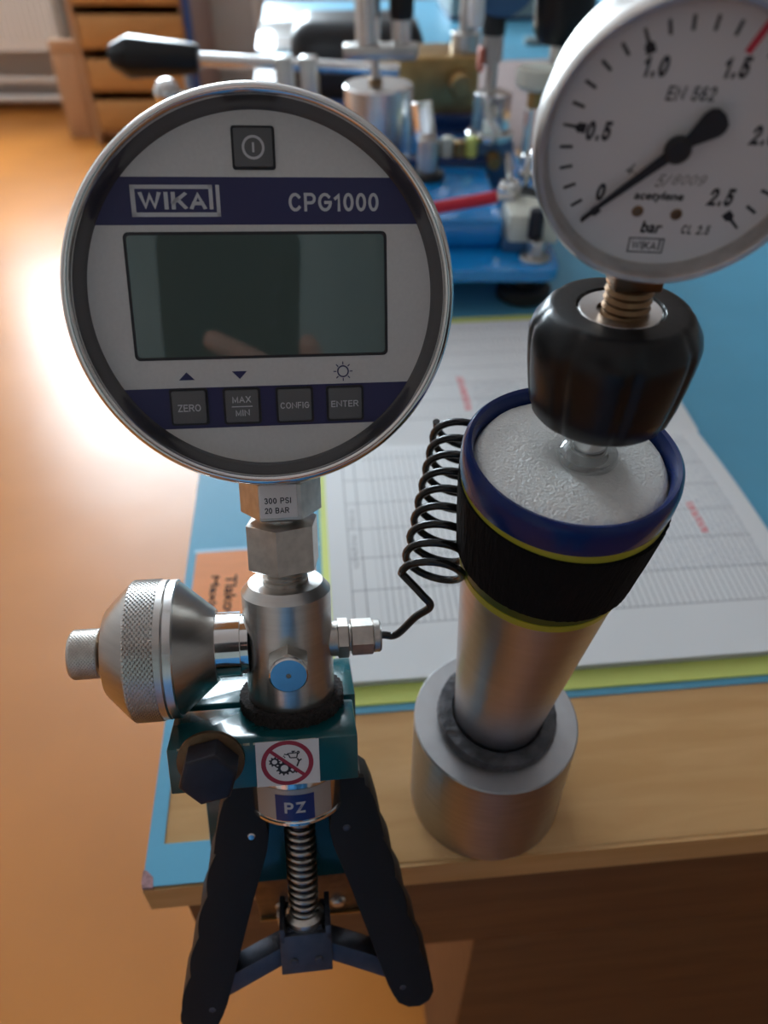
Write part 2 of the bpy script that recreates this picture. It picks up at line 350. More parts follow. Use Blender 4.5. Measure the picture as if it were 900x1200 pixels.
# blue film over the first desk: rear field, thin left strip, front left patch
film = MB()
film.prism([(0, 0), (.105, 0), (.105, .0195), (.0075, .0195), (.0072, .083), (1.75, .083), (1.75, 1.0), (0, 1.0)], 0, .0008)
fo = film.at() and film; fo.v = [p+Vector((0, 0, .75)) for p in fo.v]; fo = fo.build('desk_film', 'mat_blue', d1)
b = MB(); b.prism([(.0, -.0006), (.005, -.0006), (.0045, .004), (.001, .0075), (-.0006, .0075), (-.0006, .002)], -.006, .0011)
b.v = [p+Vector((0, 0, .75)) for p in b.v]; b.build('torn_corner', mat('torn_film', (.30, .16, .17), .7, noise=(500, .5, S1)), fo)
# orange label
b = MB(); b.prism(rrect(.0055, .084, .085, .2165, .002), .0009, .0012); lab = b.build('desk_label', 'orange_paper'); lab.matrix_world = DESK
tag(lab, 'orange paper label with black lettering taped onto the blue desk film', 'label')
b = MB()
b.at(T(.0265, .194, .00125) @ RZ(-90)); add_text(b, 'Tlakov\u00e9', 0, .042, 0, .0068, 0, bold=.0003)
b.at(T(.0158, .194, .00125) @ RZ(-90)); add_text(b, 'Maxim\u00e1lny', 0, .056, 0, .0062, 0, bold=.0003)
b.build('lettering', 'print_black', lab)
b = MB(); b.prism([(.004, .2165), (.087, .2165), (.087, .2195), (.004, .2195)], .0009, .0012); b.build('tape_edge', mat('pale_tape', (.42, .68, .86), .3), lab)

# ================================================================== LOG BOOK
def page_mat(name, flip):
    m = mat(name, (.78, .785, .79), .55); nt = m.node_tree; bs = nt.nodes['Principled BSDF']; N = nt.nodes.new; L = nt.links.new
    uv = N('ShaderNodeUVMap'); uv.uv_map = 'page'; sp = N('ShaderNodeSeparateXYZ'); L(uv.outputs[0], sp.inputs[0])
    U, V = sp.outputs[0], sp.outputs[1]
    def ma(op, a, c=None):
        n = N('ShaderNodeMath'); n.operation = op
        for i, q in enumerate((a, c)):
            if q is None: continue
            if isinstance(q, (int, float)): n.inputs[i].default_value = q
            else: L(q, n.inputs[i])
        return n.outputs[0]
    def inside(c, lo, hi): return ma('MULTIPLY', ma('GREATER_THAN', c, lo), ma('LESS_THAN', c, hi))
    def lines(c, per, wd, off=0): return ma('LESS_THAN', ma('MODULO', ma('ADD', c, off+10*per), per), wd)
    area = ma('MULTIPLY', inside(U, .013, .283), inside(V, .036, .204))
    body = ma('MULTIPLY', inside(U, .030, .283), inside(V, .036, .204))
    thin = ma('MULTIPLY', lines(U, .00425, .0004), body)
    wide = ma('MULTIPLY', lines(V, .0262, .0005, -.036), area)
    edge = ma('MAXIMUM', ma('MULTIPLY', inside(U, .013, .0136), area), ma('MULTIPLY', inside(U, .0215, .0221), area))
    def scrib(sc, st, thr, mask):
        mp = N('ShaderNodeMapping'); mp.inputs['Scale'].default_value = st; L(uv.outputs[0], mp.inputs[0])
        n = N('ShaderNodeTexNoise'); n.inputs['Scale'].default_value = sc; n.inputs['Detail'].default_value = 2; L(mp.outputs[0], n.inputs['Vector'])
        return ma('MULTIPLY', ma('GREATER_THAN', n.outputs['Fac'], thr), mask)
    rows = lines(U, .00425, .0026, -.0009)
    hand = scrib(900, (1, .55, 1), .58, ma('MULTIPLY', ma('MULTIPLY', rows, inside(V, .062, .204)), inside(U, .20, .283)))
    hand2 = scrib(900, (1, .55, 1), .56, ma('MULTIPLY', ma('MULTIPLY', rows, inside(V, .04, .088)), inside(U, .125, .165)))
    head = scrib(1100, (1, .5, 1), .52, ma('MULTIPLY', inside(U, .0155, .019), ma('MAXIMUM', inside(V, .08, .110), inside(V, .116, .135))))
    redz = scrib(700, (1, .5, 1), .47, ma('MULTIPLY', inside(U, .2505, .2555), inside(V, .092, .122)) if not flip else ma('MULTIPLY', inside(U, .115, .121), inside(V, .045, .10)))
    def mix(fac, c_in, col, k):
        n = N('ShaderNodeMix'); n.data_type = 'RGBA'; L(ma('MULTIPLY', fac, k), n.inputs[0]); n.inputs[7].default_value = (*col, 1)
        if isinstance(c_in, tuple): n.inputs[6].default_value = (*c_in, 1)
        else: L(c_in, n.inputs[6])
        return n.outputs[2]
    c = mix(thin, (.78, .785, .79), (.10, .11, .13), .85)
    c = mix(wide, c, (.08, .08, .10), .9); c = mix(edge, c, (.12, .12, .14), .8)
    c = mix(hand, c, (.25, .30, .42), .55); c = mix(hand2, c, (.13, .15, .22), .6); c = mix(head, c, (.2, .2, .22), .7); c = mix(redz, c, (.75, .10, .12), .8)
    L(c, bs.inputs['Base Color']); return m
def page_block(name, parent, m, u0, u1, v0, v1, prof, th=.0003, curl=.0):
    # a bent sheet / stack: prof(v) gives height of the top surface across v; th is the thickness below it
    nu, nv = 26, 24; vs_, fs, uvs = [], [], []
    for k in range(2):
        for j in range(nv+1):
            for i in range(nu+1):
                a = i/nu; c = j/nv; h = prof(c); drop = curl*max(0, (a-.82)/.18)**2*h
                vs_.append((u0+(u1-u0)*a, v0+(v1-v0)*c, (h-drop) if k == 0 else max(.0004, h-drop-th))); uvs.append((a*.297, c*.210))
    n1 = (nu+1)*(nv+1)
    for j in range(nv):
        for i in range(nu):
            p = j*(nu+1)+i; q = (p, p+1, p+nu+2, p+nu+1); fs.append(q); fs.append(tuple(n1+x for x in q[::-1]))
    def rim(seq):
        for a, c in zip(seq, seq[1:]): fs.append((a, n1+a, n1+c, c))
    rim([i for i in range(nu+1)]); rim([nv*(nu+1)+i for i in range(nu, -1, -1)]); rim([j*(nu+1) for j in range(nv, -1, -1)]); rim([j*(nu+1)+nu for j in range(nv+1)])
    me = bpy.data.meshes.new(name); me.from_pydata(vs_, [], fs); uvl = me.uv_layers.new(name='page')
    for lp in me.loops: uvl.data[lp.index].uv = uvs[lp.vertex_index]
    me.shade_smooth(); me.set_sharp_from_angle(angle=.7); me.materials.append(m)
    o = bpy.data.objects.new(name, me); COL.objects.link(o); o.parent = parent; return o
book = thing('log_book', 'open log book with ruled white pages and a yellow backing card', 'book', DESK @ T(0, 0, .0008))
b = MB(); b.prism(rrect(.0885, .3845, .0875, .522, .004), 0, .0012); b.build('yellow_card', 'yellow', book)
edge_m = mat('page_edges', (.55, .56, .58), .7, noise=(900, .2, (1, 1, 20)))
page_block('page_stack', book, edge_m, .094, .386, .100, .312, lambda c: .0060+.0070*math.sin(min(1, c)*PI*.93), th=.0130, curl=.15)
page_block('ruled_page', book, page_mat('ruled_page_near', False), .0935, .3865, .099, .312, lambda c: .0068+.0070*math.sin(min(1, c)*PI*.93), curl=.15)
page_block('page_stack', book, edge_m, .0975, .389, .3135, .505, lambda c: .0040+.0040*math.sin((.07+.93*c)*PI), th=.0088)
page_block('ruled_page', book, page_mat('ruled_page_far', True), .097, .3895, .313, .506, lambda c: .0046+.0040*math.sin((.07+.93*c)*PI))

# ================================================================== HAND TEST PUMP (leans back in its vice)
mm = .001
PUMP = frame((-.0345, .1829, .914), (.9927, .1151, -.0366), (-.12, .9063, -.4053), (-.0135, .4067, .9135))
pump = thing('hand_test_pump', 'steel hand test pump with black grip handles clamped in the teal vice', 'hand pump', PUMP)
def mmprof(p): return [(r*mm, z*mm) for r, z in p]
b = MB(); b.lathe(mmprof([(0, 3.2), (13.0, 3.2), (15.6, 0), (15.6, -63), (0, -63)]), 96); body = b.build('body', 'steel', pump)
b = MB(); b.lathe(mmprof([(0, 3), (8.0, 3), (8.0, 4.4), (7.2, 4.8), (7.8, 5.4), (7.2, 6), (7.8, 6.6), (7.2, 7.2), (7.6, 8), (6.5, 9.5), (0, 9.5)]), 48); b.build('threaded_neck', 'nickel', body)
b = MB(); b.hexa(12.9*mm, 8.6*mm, 26.4*mm, .13, rot=.37); b.build('hex_nut', 'nickel', pump)
b = MB(); b.lathe(mmprof([(0, 25.5), (7.2, 25.5), (7.2, 30), (0, 30)]), 40); b.build('connector_collar', 'alu', pump)
# lower collar with the label, under the vice
b = MB(); b.lathe(mmprof([(0, -62), (14.0, -62), (14.0, -66), (17.6, -66.2), (18.4, -67), (18.5, -68), (18.5, -83.4), (18.2, -84.3), (18.6, -84.6), (18.6, -85.6), (17.6, -86.4), (9, -87.5), (0, -87.5)]), 96); col = b.build('lower_collar', 'chrome', pump)
b = MB()
def wrap(mb, r, a0, a1, z0, z1, n=24):
    vs_ = []; 
    for i in range(n+1):
        a = math.radians(a0+(a1-a0)*i/n); vs_ += [(r*math.sin(a), -r*math.cos(a), z0), (r*math.sin(a), -r*math.cos(a), z1)]
    mb.add(vs_, [(2*i, 2*i+2, 2*i+3, 2*i+1) for i in range(n)])
wrap(b, 18.62*mm, -50, 42, -83.2*mm, -70.0*mm); b.build('silver_band', 'silver_label', col)
b = MB(); wrap(b, 18.70*mm, -24.5, 19.5, -83.3*mm, -72.2*mm); b.build('blue_label', 'pz_blue', col)
b = MB(); caps(b.at(T(0, -18.9*mm, 0) @ FRONT), 'PZ', -4.6*mm, 2.9*mm, -79.9*mm, -75.2*mm, 0, t=.2, gap=.2)
vv = []
for p in b.v: a = math.asin(max(-1, min(1, p.x/.01878))); vv.append(Vector((p.x, -.01878*math.cos(a), p.z)))
b.v = vv; b.build('label_lettering', 'print_white', col, smooth=0)
# spring, rod, clevis, links
b = MB(); b.lathe(mmprof([(0, -87), (3.6, -87), (3.6, -150), (0, -150)]), 24); b.build('plunger_rod', 'clevis', pump)
pts = []; turns = 17
for i in range(turns*20+1): a = 2*PI*i/20; pts.append((5.4*mm*math.cos(a), 5.4*mm*math.sin(a), (-87.5-57.5*i/(turns*20))*mm))
b = MB(); b.tube(pts, .85*mm, 8); b.build('return_spring', 'spring', pump)
b = MB(); b.lathe(mmprof([(0, -142), (6.2, -142), (8.0, -143.5), (8.0, -147.5), (7.2, -149), (0, -149)]), 40); b.build('spring_seat', 'nickel', pump)
clv = MB(); clv.box(-10.2*mm, 10.4*mm, -9*mm, -6.6*mm, -166*mm, -146.5*mm); clv.box(-10.2*mm, 10.4*mm, 6.6*mm, 9*mm, -166*mm, -146.5*mm); clv.box(-7*mm, 7*mm, -6.8*mm, 6.8*mm, -153*mm, -146*mm); clv.box(-10.2*mm, -8*mm, -9*mm, 9*mm, -150*mm, -143*mm); clv.box(8.2*mm, 10.4*mm, -9*mm, 9*mm, -150*mm, -143*mm)
cl = clv.build('clevis', 'clevis', pump, bevel=.0004)
for sx in (-1, 1):
    b = MB(); b.at(T(sx*5.0*mm, 0, -159.5*mm) @ FRONT); b.lathe(mmprof([(0, 9.8), (1.2, 9.8), (1.7, 9.3), (1.7, -9.3), (0, -9.3)]), 20); b.build('rivet', 'clevis', cl)
for sx in (-1, 1):
    b = MB(); p0 = Vector((sx*4.0, -157.5)); p1 = Vector((sx*40, -177.5)); dr = (p1-p0).normalized(); nn = Vector((-dr.y, dr.x))
    pl = [p0+nn*4.2, p0-nn*4.2, p1-nn*4.6, p1+nn*4.6]; b.at(FRONT); b.prism([(p.x*mm, p.y*mm) for p in pl], -5*mm, 5*mm); b.build('link_arm', 'clevis', pump, bevel=.0008)
    # grip handle: outline in the x-z plane, finger waves on the outer edge
    outer = [(15.0, -77.0), (19, -75.6), (23.5, -76.2), (27, -79.5), (29.2, -86), (31.2, -95), (32.5, -103)]
    for i in range(33):
        t = i/32; x = 32.5+(52.0-32.5)*t; z = -103+(-181+103)*t
        wv = 1.5*(abs(math.sin(t*4*PI))-.55) if t < .98 else 0; outer.append((x+wv, z))
    tip = [(52.3, -184.5), (50.5, -189), (46.5, -191.8), (41.5, -191.5), (37.3, -188.5), (35.0, -183.5)]
    inner = [(33.0, -178), (26, -152), (19, -126), (12.6, -104), (11.5, -97), (12.5, -88), (13.8, -80)]
    pl = [(sx*x*mm, z*mm) for x, z in outer+tip+inner]
    b = MB(); b.at(FRONT); b.prism(pl, -9.0*mm, 9.0*mm); h = b.build('grip_handle', 'grip', pump, bevel=.0032, bseg=4)
    for (x, z, mt, r) in ((18.0, -96.5, 'bright_cap' if sx < 0 else 'clevis', 1.6), (39.2, -180.0, 'clevis', 1.4)):
        b = MB(); b.at(T(sx*x*mm, 0, z*mm) @ FRONT); b.lathe(mmprof([(0, 9.5), (r*.7, 9.4), (r, 8.9), (r, -9.2), (0, -9.4)]), 20); b.build('pivot_pin', mt, h)
    b = MB(); b.at(FRONT); b.prism([(sx*x*mm, z*mm) for x, z in ((16, -68.5), (23.5, -70.5), (24.2, -79), (16, -83))], 2.0*mm, 6.6*mm); b.build('pivot_lug', 'chrome', pump, bevel=.0006)
    b = MB(); b.at(FRONT); b.prism([(sx*x*mm, z*mm) for x, z in ((15.6, -73.0), (25.2, -74.4), (25.6, -80.5), (15.6, -83.5))], 7.0*mm, 9.3*mm); b.build('slot_liner', 'grip', h)
# volume adjuster on the left: axis towards -x
AX = T(0, 0, -20.2*mm) @ RY(-90)
def ax(p): b = MB(); b.at(AX); b.lathe(mmprof(p), 96); return b
ax([(0, 14), (10.6, 14), (10.6, 16.6), (11.6, 16.8), (11.6, 27.5), (0, 27.5)]).build('adjuster_stub', 'chrome', pump)
ax([(0, 25.2), (12.8, 25.2), (13.4, 25.8), (22.8, 36.8), (23.4, 37.6), (0, 37.6)]).build('adjuster_cone', 'steel', pump)
ax([(0, 37.4), (23.6, 37.4), (24.2, 37.9), (24.3, 40.4), (23.8, 40.9), (0, 40.9)]).build('bright_ring', 'alu', pump)
b = MB(); b.at(AX); b.lathe(mmprof([(0, 40.7), (24.0, 40.7), (24.4, 41.2), (24.4, 43.4)]), 96); knurl(b, 24.9*mm, 43.2*mm, 53.4*mm, 80, 7, .6*mm); b.lathe(mmprof([(24.3, 53.4), (0, 53.4)]), 96); b.build('knurled_barrel', 'steel', pump, smooth=20)
ax([(0, 52.8), (24.2, 53.2), (23.8, 54.0), (16.2, 61.6), (15.2, 62.4), (0, 62.4)]).build('barrel_end', 'steel', pump)
b = MB(); b.at(AX @ RZ(0) @ T(-19.0*mm, 8.5*mm, 56.4*mm)); b.lathe(mmprof([(0, 2.6), (1.7, 2.6), (1.7, 0), (0, 0)]), 20); b.build('set_screw', 'bolt', pump)
ax([(0, 62), (5.2, 62), (5.2, 67), (0, 67)]).build('knob_neck', 'brass_dark', pump)
b = MB(); b.at(AX); b.lathe(mmprof([(0, 65.2), (8.2, 65.2), (8.5, 65.6)]), 96); knurl(b, 8.8*mm, 65.5*mm, 74.5*mm, 40, 8, .38*mm); b.lathe(mmprof([(8.4, 74.5), (7.8, 75.2), (0, 75.4)]), 96); b.build('fine_knob', 'nickel', pump, smooth=20)
# hose fitting on the right: axis +x
FX = T(0, 0, -20.6*mm) @ RY(90)
def fx(): b = MB(); b.at(FX); return b
fx().lathe(mmprof([(0, 14), (6.4, 14), (6.4, 17.4), (5.6, 17.8), (0, 17.8)]), 40).build('fitting_washer', 'nickel', pump)
fx().hexa(7.2*mm, 17.2*mm, 21.6*mm, .10, rot=.5).build('fitting_nut', 'nickel', pump)
fx().hexa(6.6*mm, 22.2*mm, 30.4*mm, .10, rot=.5).build('fitting_nut', 'nickel', pump)
fx().lathe(mmprof([(0, 21.4), (5.0, 21.4), (5.0, 30.2), (5.6, 30.2), (5.9, 30.6), (5.9, 32.6), (5.4, 33.2), (0, 33.2)]), 40).build('fitting_sleeve', 'nickel', pump)
# vent plug on the front
vp = T(-.2*mm, 0, -20.4*mm) @ RX(2) @ FRONT
b = MB(); b.at(vp); b.hexa(7.4*mm, 14.0*mm, 22.2*mm, .10, rot=.52); vpo = b.build('vent_plug', 'nickel', pump)
b = MB(); b.at(vp); b.lathe(mmprof([(0, 22.2), (.85, 22.2), (.85, 23.6), (6.0, 23.6), (6.5, 23.1), (6.5, 21.8), (0, 21.8)]), 40); b.build('end_cap', 'bright_cap', vpo)
# felt pad between pump and vice
def rough_ring(mb, r0, r1, z0, z1, seg=160, nz=8, amp=.5):
    for (r_, flip) in ((r1, 1), (r0, -1)):
        prof = []
    prof = [(r0, z0)]+[(r1+.0*k, z0+(z1-z0)*k/nz) for k in range(nz+1)]+[(r0, z1)]
    mb.lathe(mmprof(prof), seg, rfun=lambda r, a, z: r+random.uniform(-amp, amp)*mm, close=True)
felt = MB(); rough_ring(felt, 15.3, 18.7, -53, -40.4); fe = felt.build('felt_pad', 'felt', None, smooth=60); fe.matrix_world = PUMP
tag(fe, 'dark brown felt ring packed around the pump body on the vice', 'felt ring')

# ------------------------------------------------------------------ vice
vice = thing('bench_vice', 'teal enamelled vice block screwed to the desk edge holding the pump', 'vice', PUMP)
def jaw(x0, x1, y0, y1, z0, z1, notch_y):
    # rectangle with a half-round bite where the pump body passes
    R_ = 15.7; pts = []
    n = 20
    arc = [(R_*math.sin(PI*i/n-PI/2), R_*math.cos(PI*i/n-PI/2)) for i in range(n+1)]
    if y1 < 0:   # front jaw, bite in its back edge
        pts = [(x0, y0), (x1, y0), (x1, y1)] + [(x, min(y1, -y)) for x, y in arc[::-1]] + [(x0, y1)]
    else:
        pts = [(x0, y1), (x0, y0)] + [(x, max(y0, y)) for x, y in arc] + [(x1, y0), (x1, y1)]
    b = MB(); b.prism([(x*mm, y*mm) for x, y in pts], z0*mm, z1*mm); return b
fj = jaw(-42, 22, -25, -1.6, -62.6, -45, 0).build('front_jaw', 'teal', vice, bevel=.0006)
bj = jaw(-42, 23.4, 1.6, 30, -62.6, -45, 0).build('rear_jaw', 'teal', vice, bevel=.0006)
b = MB(); 
for i in range(26):
    x = random.uniform(-41.5, 10) if i > 10 else random.uniform(-14, -2); l = random.uniform(.8, 3.5)
    b.box((x)*mm, (x+l)*mm, -25.08*mm, -24.7*mm, (-45.35-random.uniform(0, .3))*mm, -44.92*mm)
b.build('chipped_edge', 'teal_chip', fj)
b = MB(); b.box(-37*mm, 21*mm, 13*mm, 30*mm, -139*mm, -62.4*mm); b.build('column', 'teal', vice, bevel=.0008)
b = MB(); b.at(T(-27.6*mm, 0, -49.6*mm) @ FRONT); b.lathe(mmprof([(0, 24.8), (10.8, 24.8), (11.2, 25.2), (11.2, 26.6), (10.6, 27), (0, 27)]), 48); b.build('bolt_washer', 'washer', vice)
b = MB(); b.at(T(-27.6*mm, 0, -49.6*mm) @ FRONT); b.hexa(9.8*mm, 26.8*mm, 37.0*mm, .12, rot=.22); b.build('clamp_bolt', 'bolt', vice, bevel=.0004)
b = MB(); b.prism([(x*mm, z*mm) for x, z in ((-13, -62.4), (8.6, -62.6), (8.7, -44.9), (-12.7, -44.7))], 0, .0002); b.at()
st = b; st.v = [Vector((p.x, -.0251-p.z, p.y)) for p in st.v]; sk = st.build('warning_sticker', 'sticker', fj)
def facep(y): return T(-2.3*mm, y*mm, -53.6*mm) @ FRONT
b = MB(); b.at(facep(-25.36)); b.ring(7.3*mm, 8.9*mm, 0, 64); 
b.at(facep(-25.40) @ RZ(-43)); quad(b, -7.6*mm, 7.6*mm, -.65*mm, .65*mm, 0); 
# the bar sits over the symbols
bar = b.build('prohibition_ring', 'red', fj, smooth=0)
def gear(mb, cx, cy, r, n, hole):
    pts = []
    for i in range(n):
        for (da, rr) in ((-.26, r*.78), (-.17, r), (.17, r), (.26, r*.78)): a = 2*PI*(i+da*1.0+.5*0)/n; pts.append((cx+rr*math.cos(a), cy+rr*math.sin(a)))
    inn = [(cx+hole*math.cos(2*PI*(i+(-.26, -.17, .17, .26)[k])/n), cy+hole*math.sin(2*PI*(i+(-.26, -.17, .17, .26)[k])/n)) for i in range(n) for k in range(4)]
    N_ = len(pts); mb.add([(x, y, 0) for x, y in pts+inn], [(i, (i+1) % N_, N_+(i+1) % N_, N_+i) for i in range(N_)])
b = MB(); b.at(facep(-25.33)); gear(b, -1.1*mm, -2.0*mm, 2.9*mm, 11, 1.3*mm); gear(b, -4.3*mm, .8*mm, 2.0*mm, 9, .9*mm)
def poly(mb, pts): mb.add([(x*mm, y*mm, 0) for x, y in pts], [tuple(range(len(pts)))])
def seg_(mb, x0, y0, x1, y1, t):
    d = Vector((x1-x0, y1-y0)).normalized(); n = Vector((-d.y, d.x))*t/2
    poly(mb, [(x0+n.x, y0+n.y), (x0-n.x, y0-n.y), (x1-n.x, y1-n.y), (x1+n.x, y1+n.y)])
for s_ in ((.1, 3.7, 3.6, 3.9), (3.6, 3.9, 3.3, 1.9), (3.3, 1.9, 1.0, 2.0), (1.0, 2.0, .6, 3.2), (.6, 3.2, -1.0, 3.6), (2.0, 3.9, 2.2, 4.5), (1.6, 4.5, 2.8, 4.5), (3.4, 3.2, 4.1, 3.6), (4.1, 3.6, 4.2, 4.3), (4.2, 4.3, 3.5, 4.3), (-1.2, 3.0, -1.0, 2.7), (-.9, 2.5, -.7, 2.2)): seg_(b, *s_, .45)
for s_ in ((3.2, -1.6, 4.0, .6), (4.0, .6, 3.4, 1.6), (4.0, .6, 4.9, 1.2), (2.4, -3.0, 1.8, -4.2), (2.4, -3.0, 3.0, -4.2), (2.6, -2.6, 2.2, -3.4), (1.3, -3.4, 1.6, -4.2)): seg_(b, *s_, .55)
b.build('sign_symbols', 'print_black', fj, smooth=0)
# base plate against the desk edge
vw = PUMP.inverted() @ DESK
b = MB(); b.at(vw); b.box(.052, .104, -.0105, -.0002, -.020, .036); bp = b.build('base_plate', 'washer', vice, bevel=.0006)
b = MB(); b.at(vw); b.box(.052, .104, -.0118, -.0100, -.0212, -.0195); b.build('plate_lip', 'brass', vice)
for uu in (.064, .089):
    b = MB(); b.at(vw @ T(uu, -.0105, -.008) @ FRONT); b.lathe([(0, .0022), (.0025, .0020), (.0038, .0008), (.004, 0), (0, 0)], 24); b.build('plate_screw', 'nickel', vice)
b = MB(); b.at(vw); b.box(.061, .067, -.0165, -.0102, -.017, -.006); b.build('plate_tab', 'nickel', vice, bevel=.0008)

# ================================================================== DIGITAL GAUGE
GAUGE = frame((-.0363, .2104, 1.0154), (.9904, .1301, -.0473), (-.1378, .8945, -.4253), (-.0130, .4277, .9038)) @ T(.0012, 0, -.0044)
dg = thing('digital_pressure_gauge', 'round digital pressure gauge with blank display screwed onto the hand pump', 'pressure gauge', GAUGE)
GF = FRONT
def g(p, seg=128): b = MB(); b.at(GF); b.lathe(mmprof(p), seg); return b      # z of profile = towards viewer
g([(0, -38), (46, -38), (50, -36), (52.5, -30), (53.5, -12), (53.0, -10), (0, -10)]).build('case', 'alu', dg)
g([(53.2, -14), (55.6, -13.2), (56.9, -10), (57.3, -5), (57.2, -2.6), (56.7, -1.0), (56.0, -.2), (55.2, 0), (54.5, -.2), (54.0, -.8), (53.7, -1.6), (53.6, -3), (53.6, -14)], 160).build('bezel', 'chrome', dg)
g([(53.8, -1.5), (53.4, -2.2), (52.2, -5.8), (51.4, -7.7), (50.9, -8.1), (50.5, -9.4), (53.7, -9.4)], 160).build('bezel_lining', 'lining', dg)
FZ = -8.0
b = MB(); b.at(GF @ T(0, 0, FZ*mm)); b.lathe(mmprof([(0, 0), (52.2, 0), (52.2, -1.0), (0, -1.0)]), 128); fp = b.build('faceplate', 'face', dg)
def strip(mb, r, y0, y1, z, n=24):       # band across the disc
    L_ = [(math.sqrt(r*r-(y0+(y1-y0)*i/n)**2), y0+(y1-y0)*i/n) for i in range(n+1)]
    pts = [(x, y) for x, y in L_]+[(-x, y) for x, y in L_[::-1]]; mb.add([(x*mm, y*mm, z) for x, y in pts], [tuple(range(len(pts)))])
# my measured coordinates -> disc centre coordinates
cx_, cz_ = 1.2, -4.4
def fm(z=FZ+.05): return GF @ T(-cx_*mm, -cz_*mm, z*mm)
b = MB(); b.at(GF); strip(b, 51.9, 16.1-cz_, 29.0-cz_, (FZ+.04)*mm); b.build('navy_band', 'navy', fp, smooth=0)
b = MB(); b.at(GF); strip(b, 51.9, -43.6-cz_, -31.0-cz_, (FZ+.04)*mm); b.build('navy_band', 'navy', fp, smooth=0)
# display
b = MB(); b.at(fm(FZ)); b.prism([(x*mm, y*mm) for x, y in rrect(-38.3, 38.7, -22.5, 14.2, 1.6)], 0, .0001); b.build('display_frame', 'key_frame', dg)
b = MB(); b.at(fm(FZ)); b.prism([(x*mm, y*mm) for x, y in rrect(-37.4, 37.8, -21.6, 13.3, 1.2)], .0001, .0003); b.build('display', 'lcd', dg)
# lettering
b = MB(); b.at(fm()); 
def q4(a): b.add([(x*mm, y*mm, .00005) for x, y in a], [(0, 1, 2, 3)])
q4([(-35.0, 26.9), (-11.9, 26.9), (-11.9, 25.8), (-35.0, 25.8)]); q4([(-35.0, 26.9), (-33.7, 25.8), (-33.7, 18.4), (-35.0, 18.4)]); q4([(-35.0, 19.5), (-9.9, 19.5), (-9.9, 18.3), (-35.0, 18.3)])
q4([(-13.0, 26.9), (-11.9, 26.9), (-11.9, 20.3), (-13.0, 20.3)]); q4([(-11.0, 26.9), (-9.9, 26.9), (-9.9, 18.3), (-11.0, 18.3)])
caps(b, 'WIKA', -32.8*mm, -13.8*mm, 20.3*mm, 25.0*mm, .00006, t=.21)
b.build('maker_logo', 'print_white', fp, smooth=0)
b = MB(); b.at(fm()); caps(b, 'CPG1000', 9.8*mm, 36.4*mm, 19.7*mm, 24.8*mm, .00005); b.build('model_lettering', 'print_white', fp, smooth=0)
b = MB(); b.at(fm())
poly_ = lambda pts: b.add([(x*mm, y*mm, .00005) for x, y in pts], [tuple(range(len(pts)))])
poly_([(-26.0, -28.6), (-21.2, -28.6), (-23.6, -26.2)]); b.build('up_arrow', 'navy', fp, smooth=0)
b = MB(); b.at(fm()); poly_([(-9.9, -26.3), (-5.3, -26.3), (-7.6, -28.7)]); b.build('down_arrow', 'navy', fp, smooth=0); b = MB()
b.at(fm() @ T(24.4*mm, -27.2*mm, .00005)); b.ring(1.45*mm, 1.85*mm, 0, 32)
for i in range(8):
    b.at(fm() @ T(24.4*mm, -27.2*mm, .00005) @ RZ(45*i)); quad(b, 2.1*mm, 3.0*mm, -.16*mm, .16*mm, 0)
b.build('sun_symbol', 'navy', fp, smooth=0)
def key(x0, x1, z0, z1, name, fn, h=1.3):
    bb = MB(); bb.at(fm(FZ)); bb.prism([(x*mm, y*mm) for x, y in rrect(x0-.7, x1+.7, z0-.7, z1+.7, .9)], 0, .00035); fr_ = bb.build('key_surround', 'key_frame', dg)
    bb = MB(); bb.at(fm(FZ)); bb.prism([(x*mm, y*mm) for x, y in rrect(x0, x1, z0, z1, .6)], .0002, h*mm); k = bb.build(name, 'grey_key', dg, bevel=.0003)
    bb = MB(); bb.at(fm(FZ+h+.03)); fn(bb); bb.build('key_lettering', 'print_white', k, smooth=0)
def power(bb): 
    bb.at(bb.m @ T(.45*mm, 36.7*mm, 0)); bb.ring(2.5*mm, 3.2*mm, 0, 40); quad(bb, -.3*mm, .3*mm, -1.3*mm, 1.3*mm, 0)
key(-5.0, 5.9, 31.6, 41.8, 'power_key', power)
def word(s_, x0, x1, z0, z1): return lambda bb: caps(bb, s_, x0*mm, x1*mm, z0*mm, z1*mm, 0, t=.15)
key(-28.6, -18.4, -41.8, -31.8, 'push_key', word('ZERO', -26.9, -20.0, -38.1, -35.9))
def mxm(bb):
    caps(bb, 'MAX', -10.3*mm, -4.6*mm, -35.9*mm, -33.8*mm, 0); caps(bb, 'MIN', -9.5*mm, -5.2*mm, -40.0*mm, -38.0*mm, 0); quad(bb, -10.6*mm, -4.2*mm, -37.2*mm, -36.9*mm, 0)
key(-12.5, -2.3, -42.0, -32.0, 'push_key', mxm)
key(3.7, 14.1, -42.1, -32.2, 'push_key', word('CONFIG', 4.4, 13.4, -38.2, -36.2))
key(19.5, 30.0, -42.1, -32.3, 'push_key', word('ENTER', 20.3, 28.9, -38.2, -36.2))
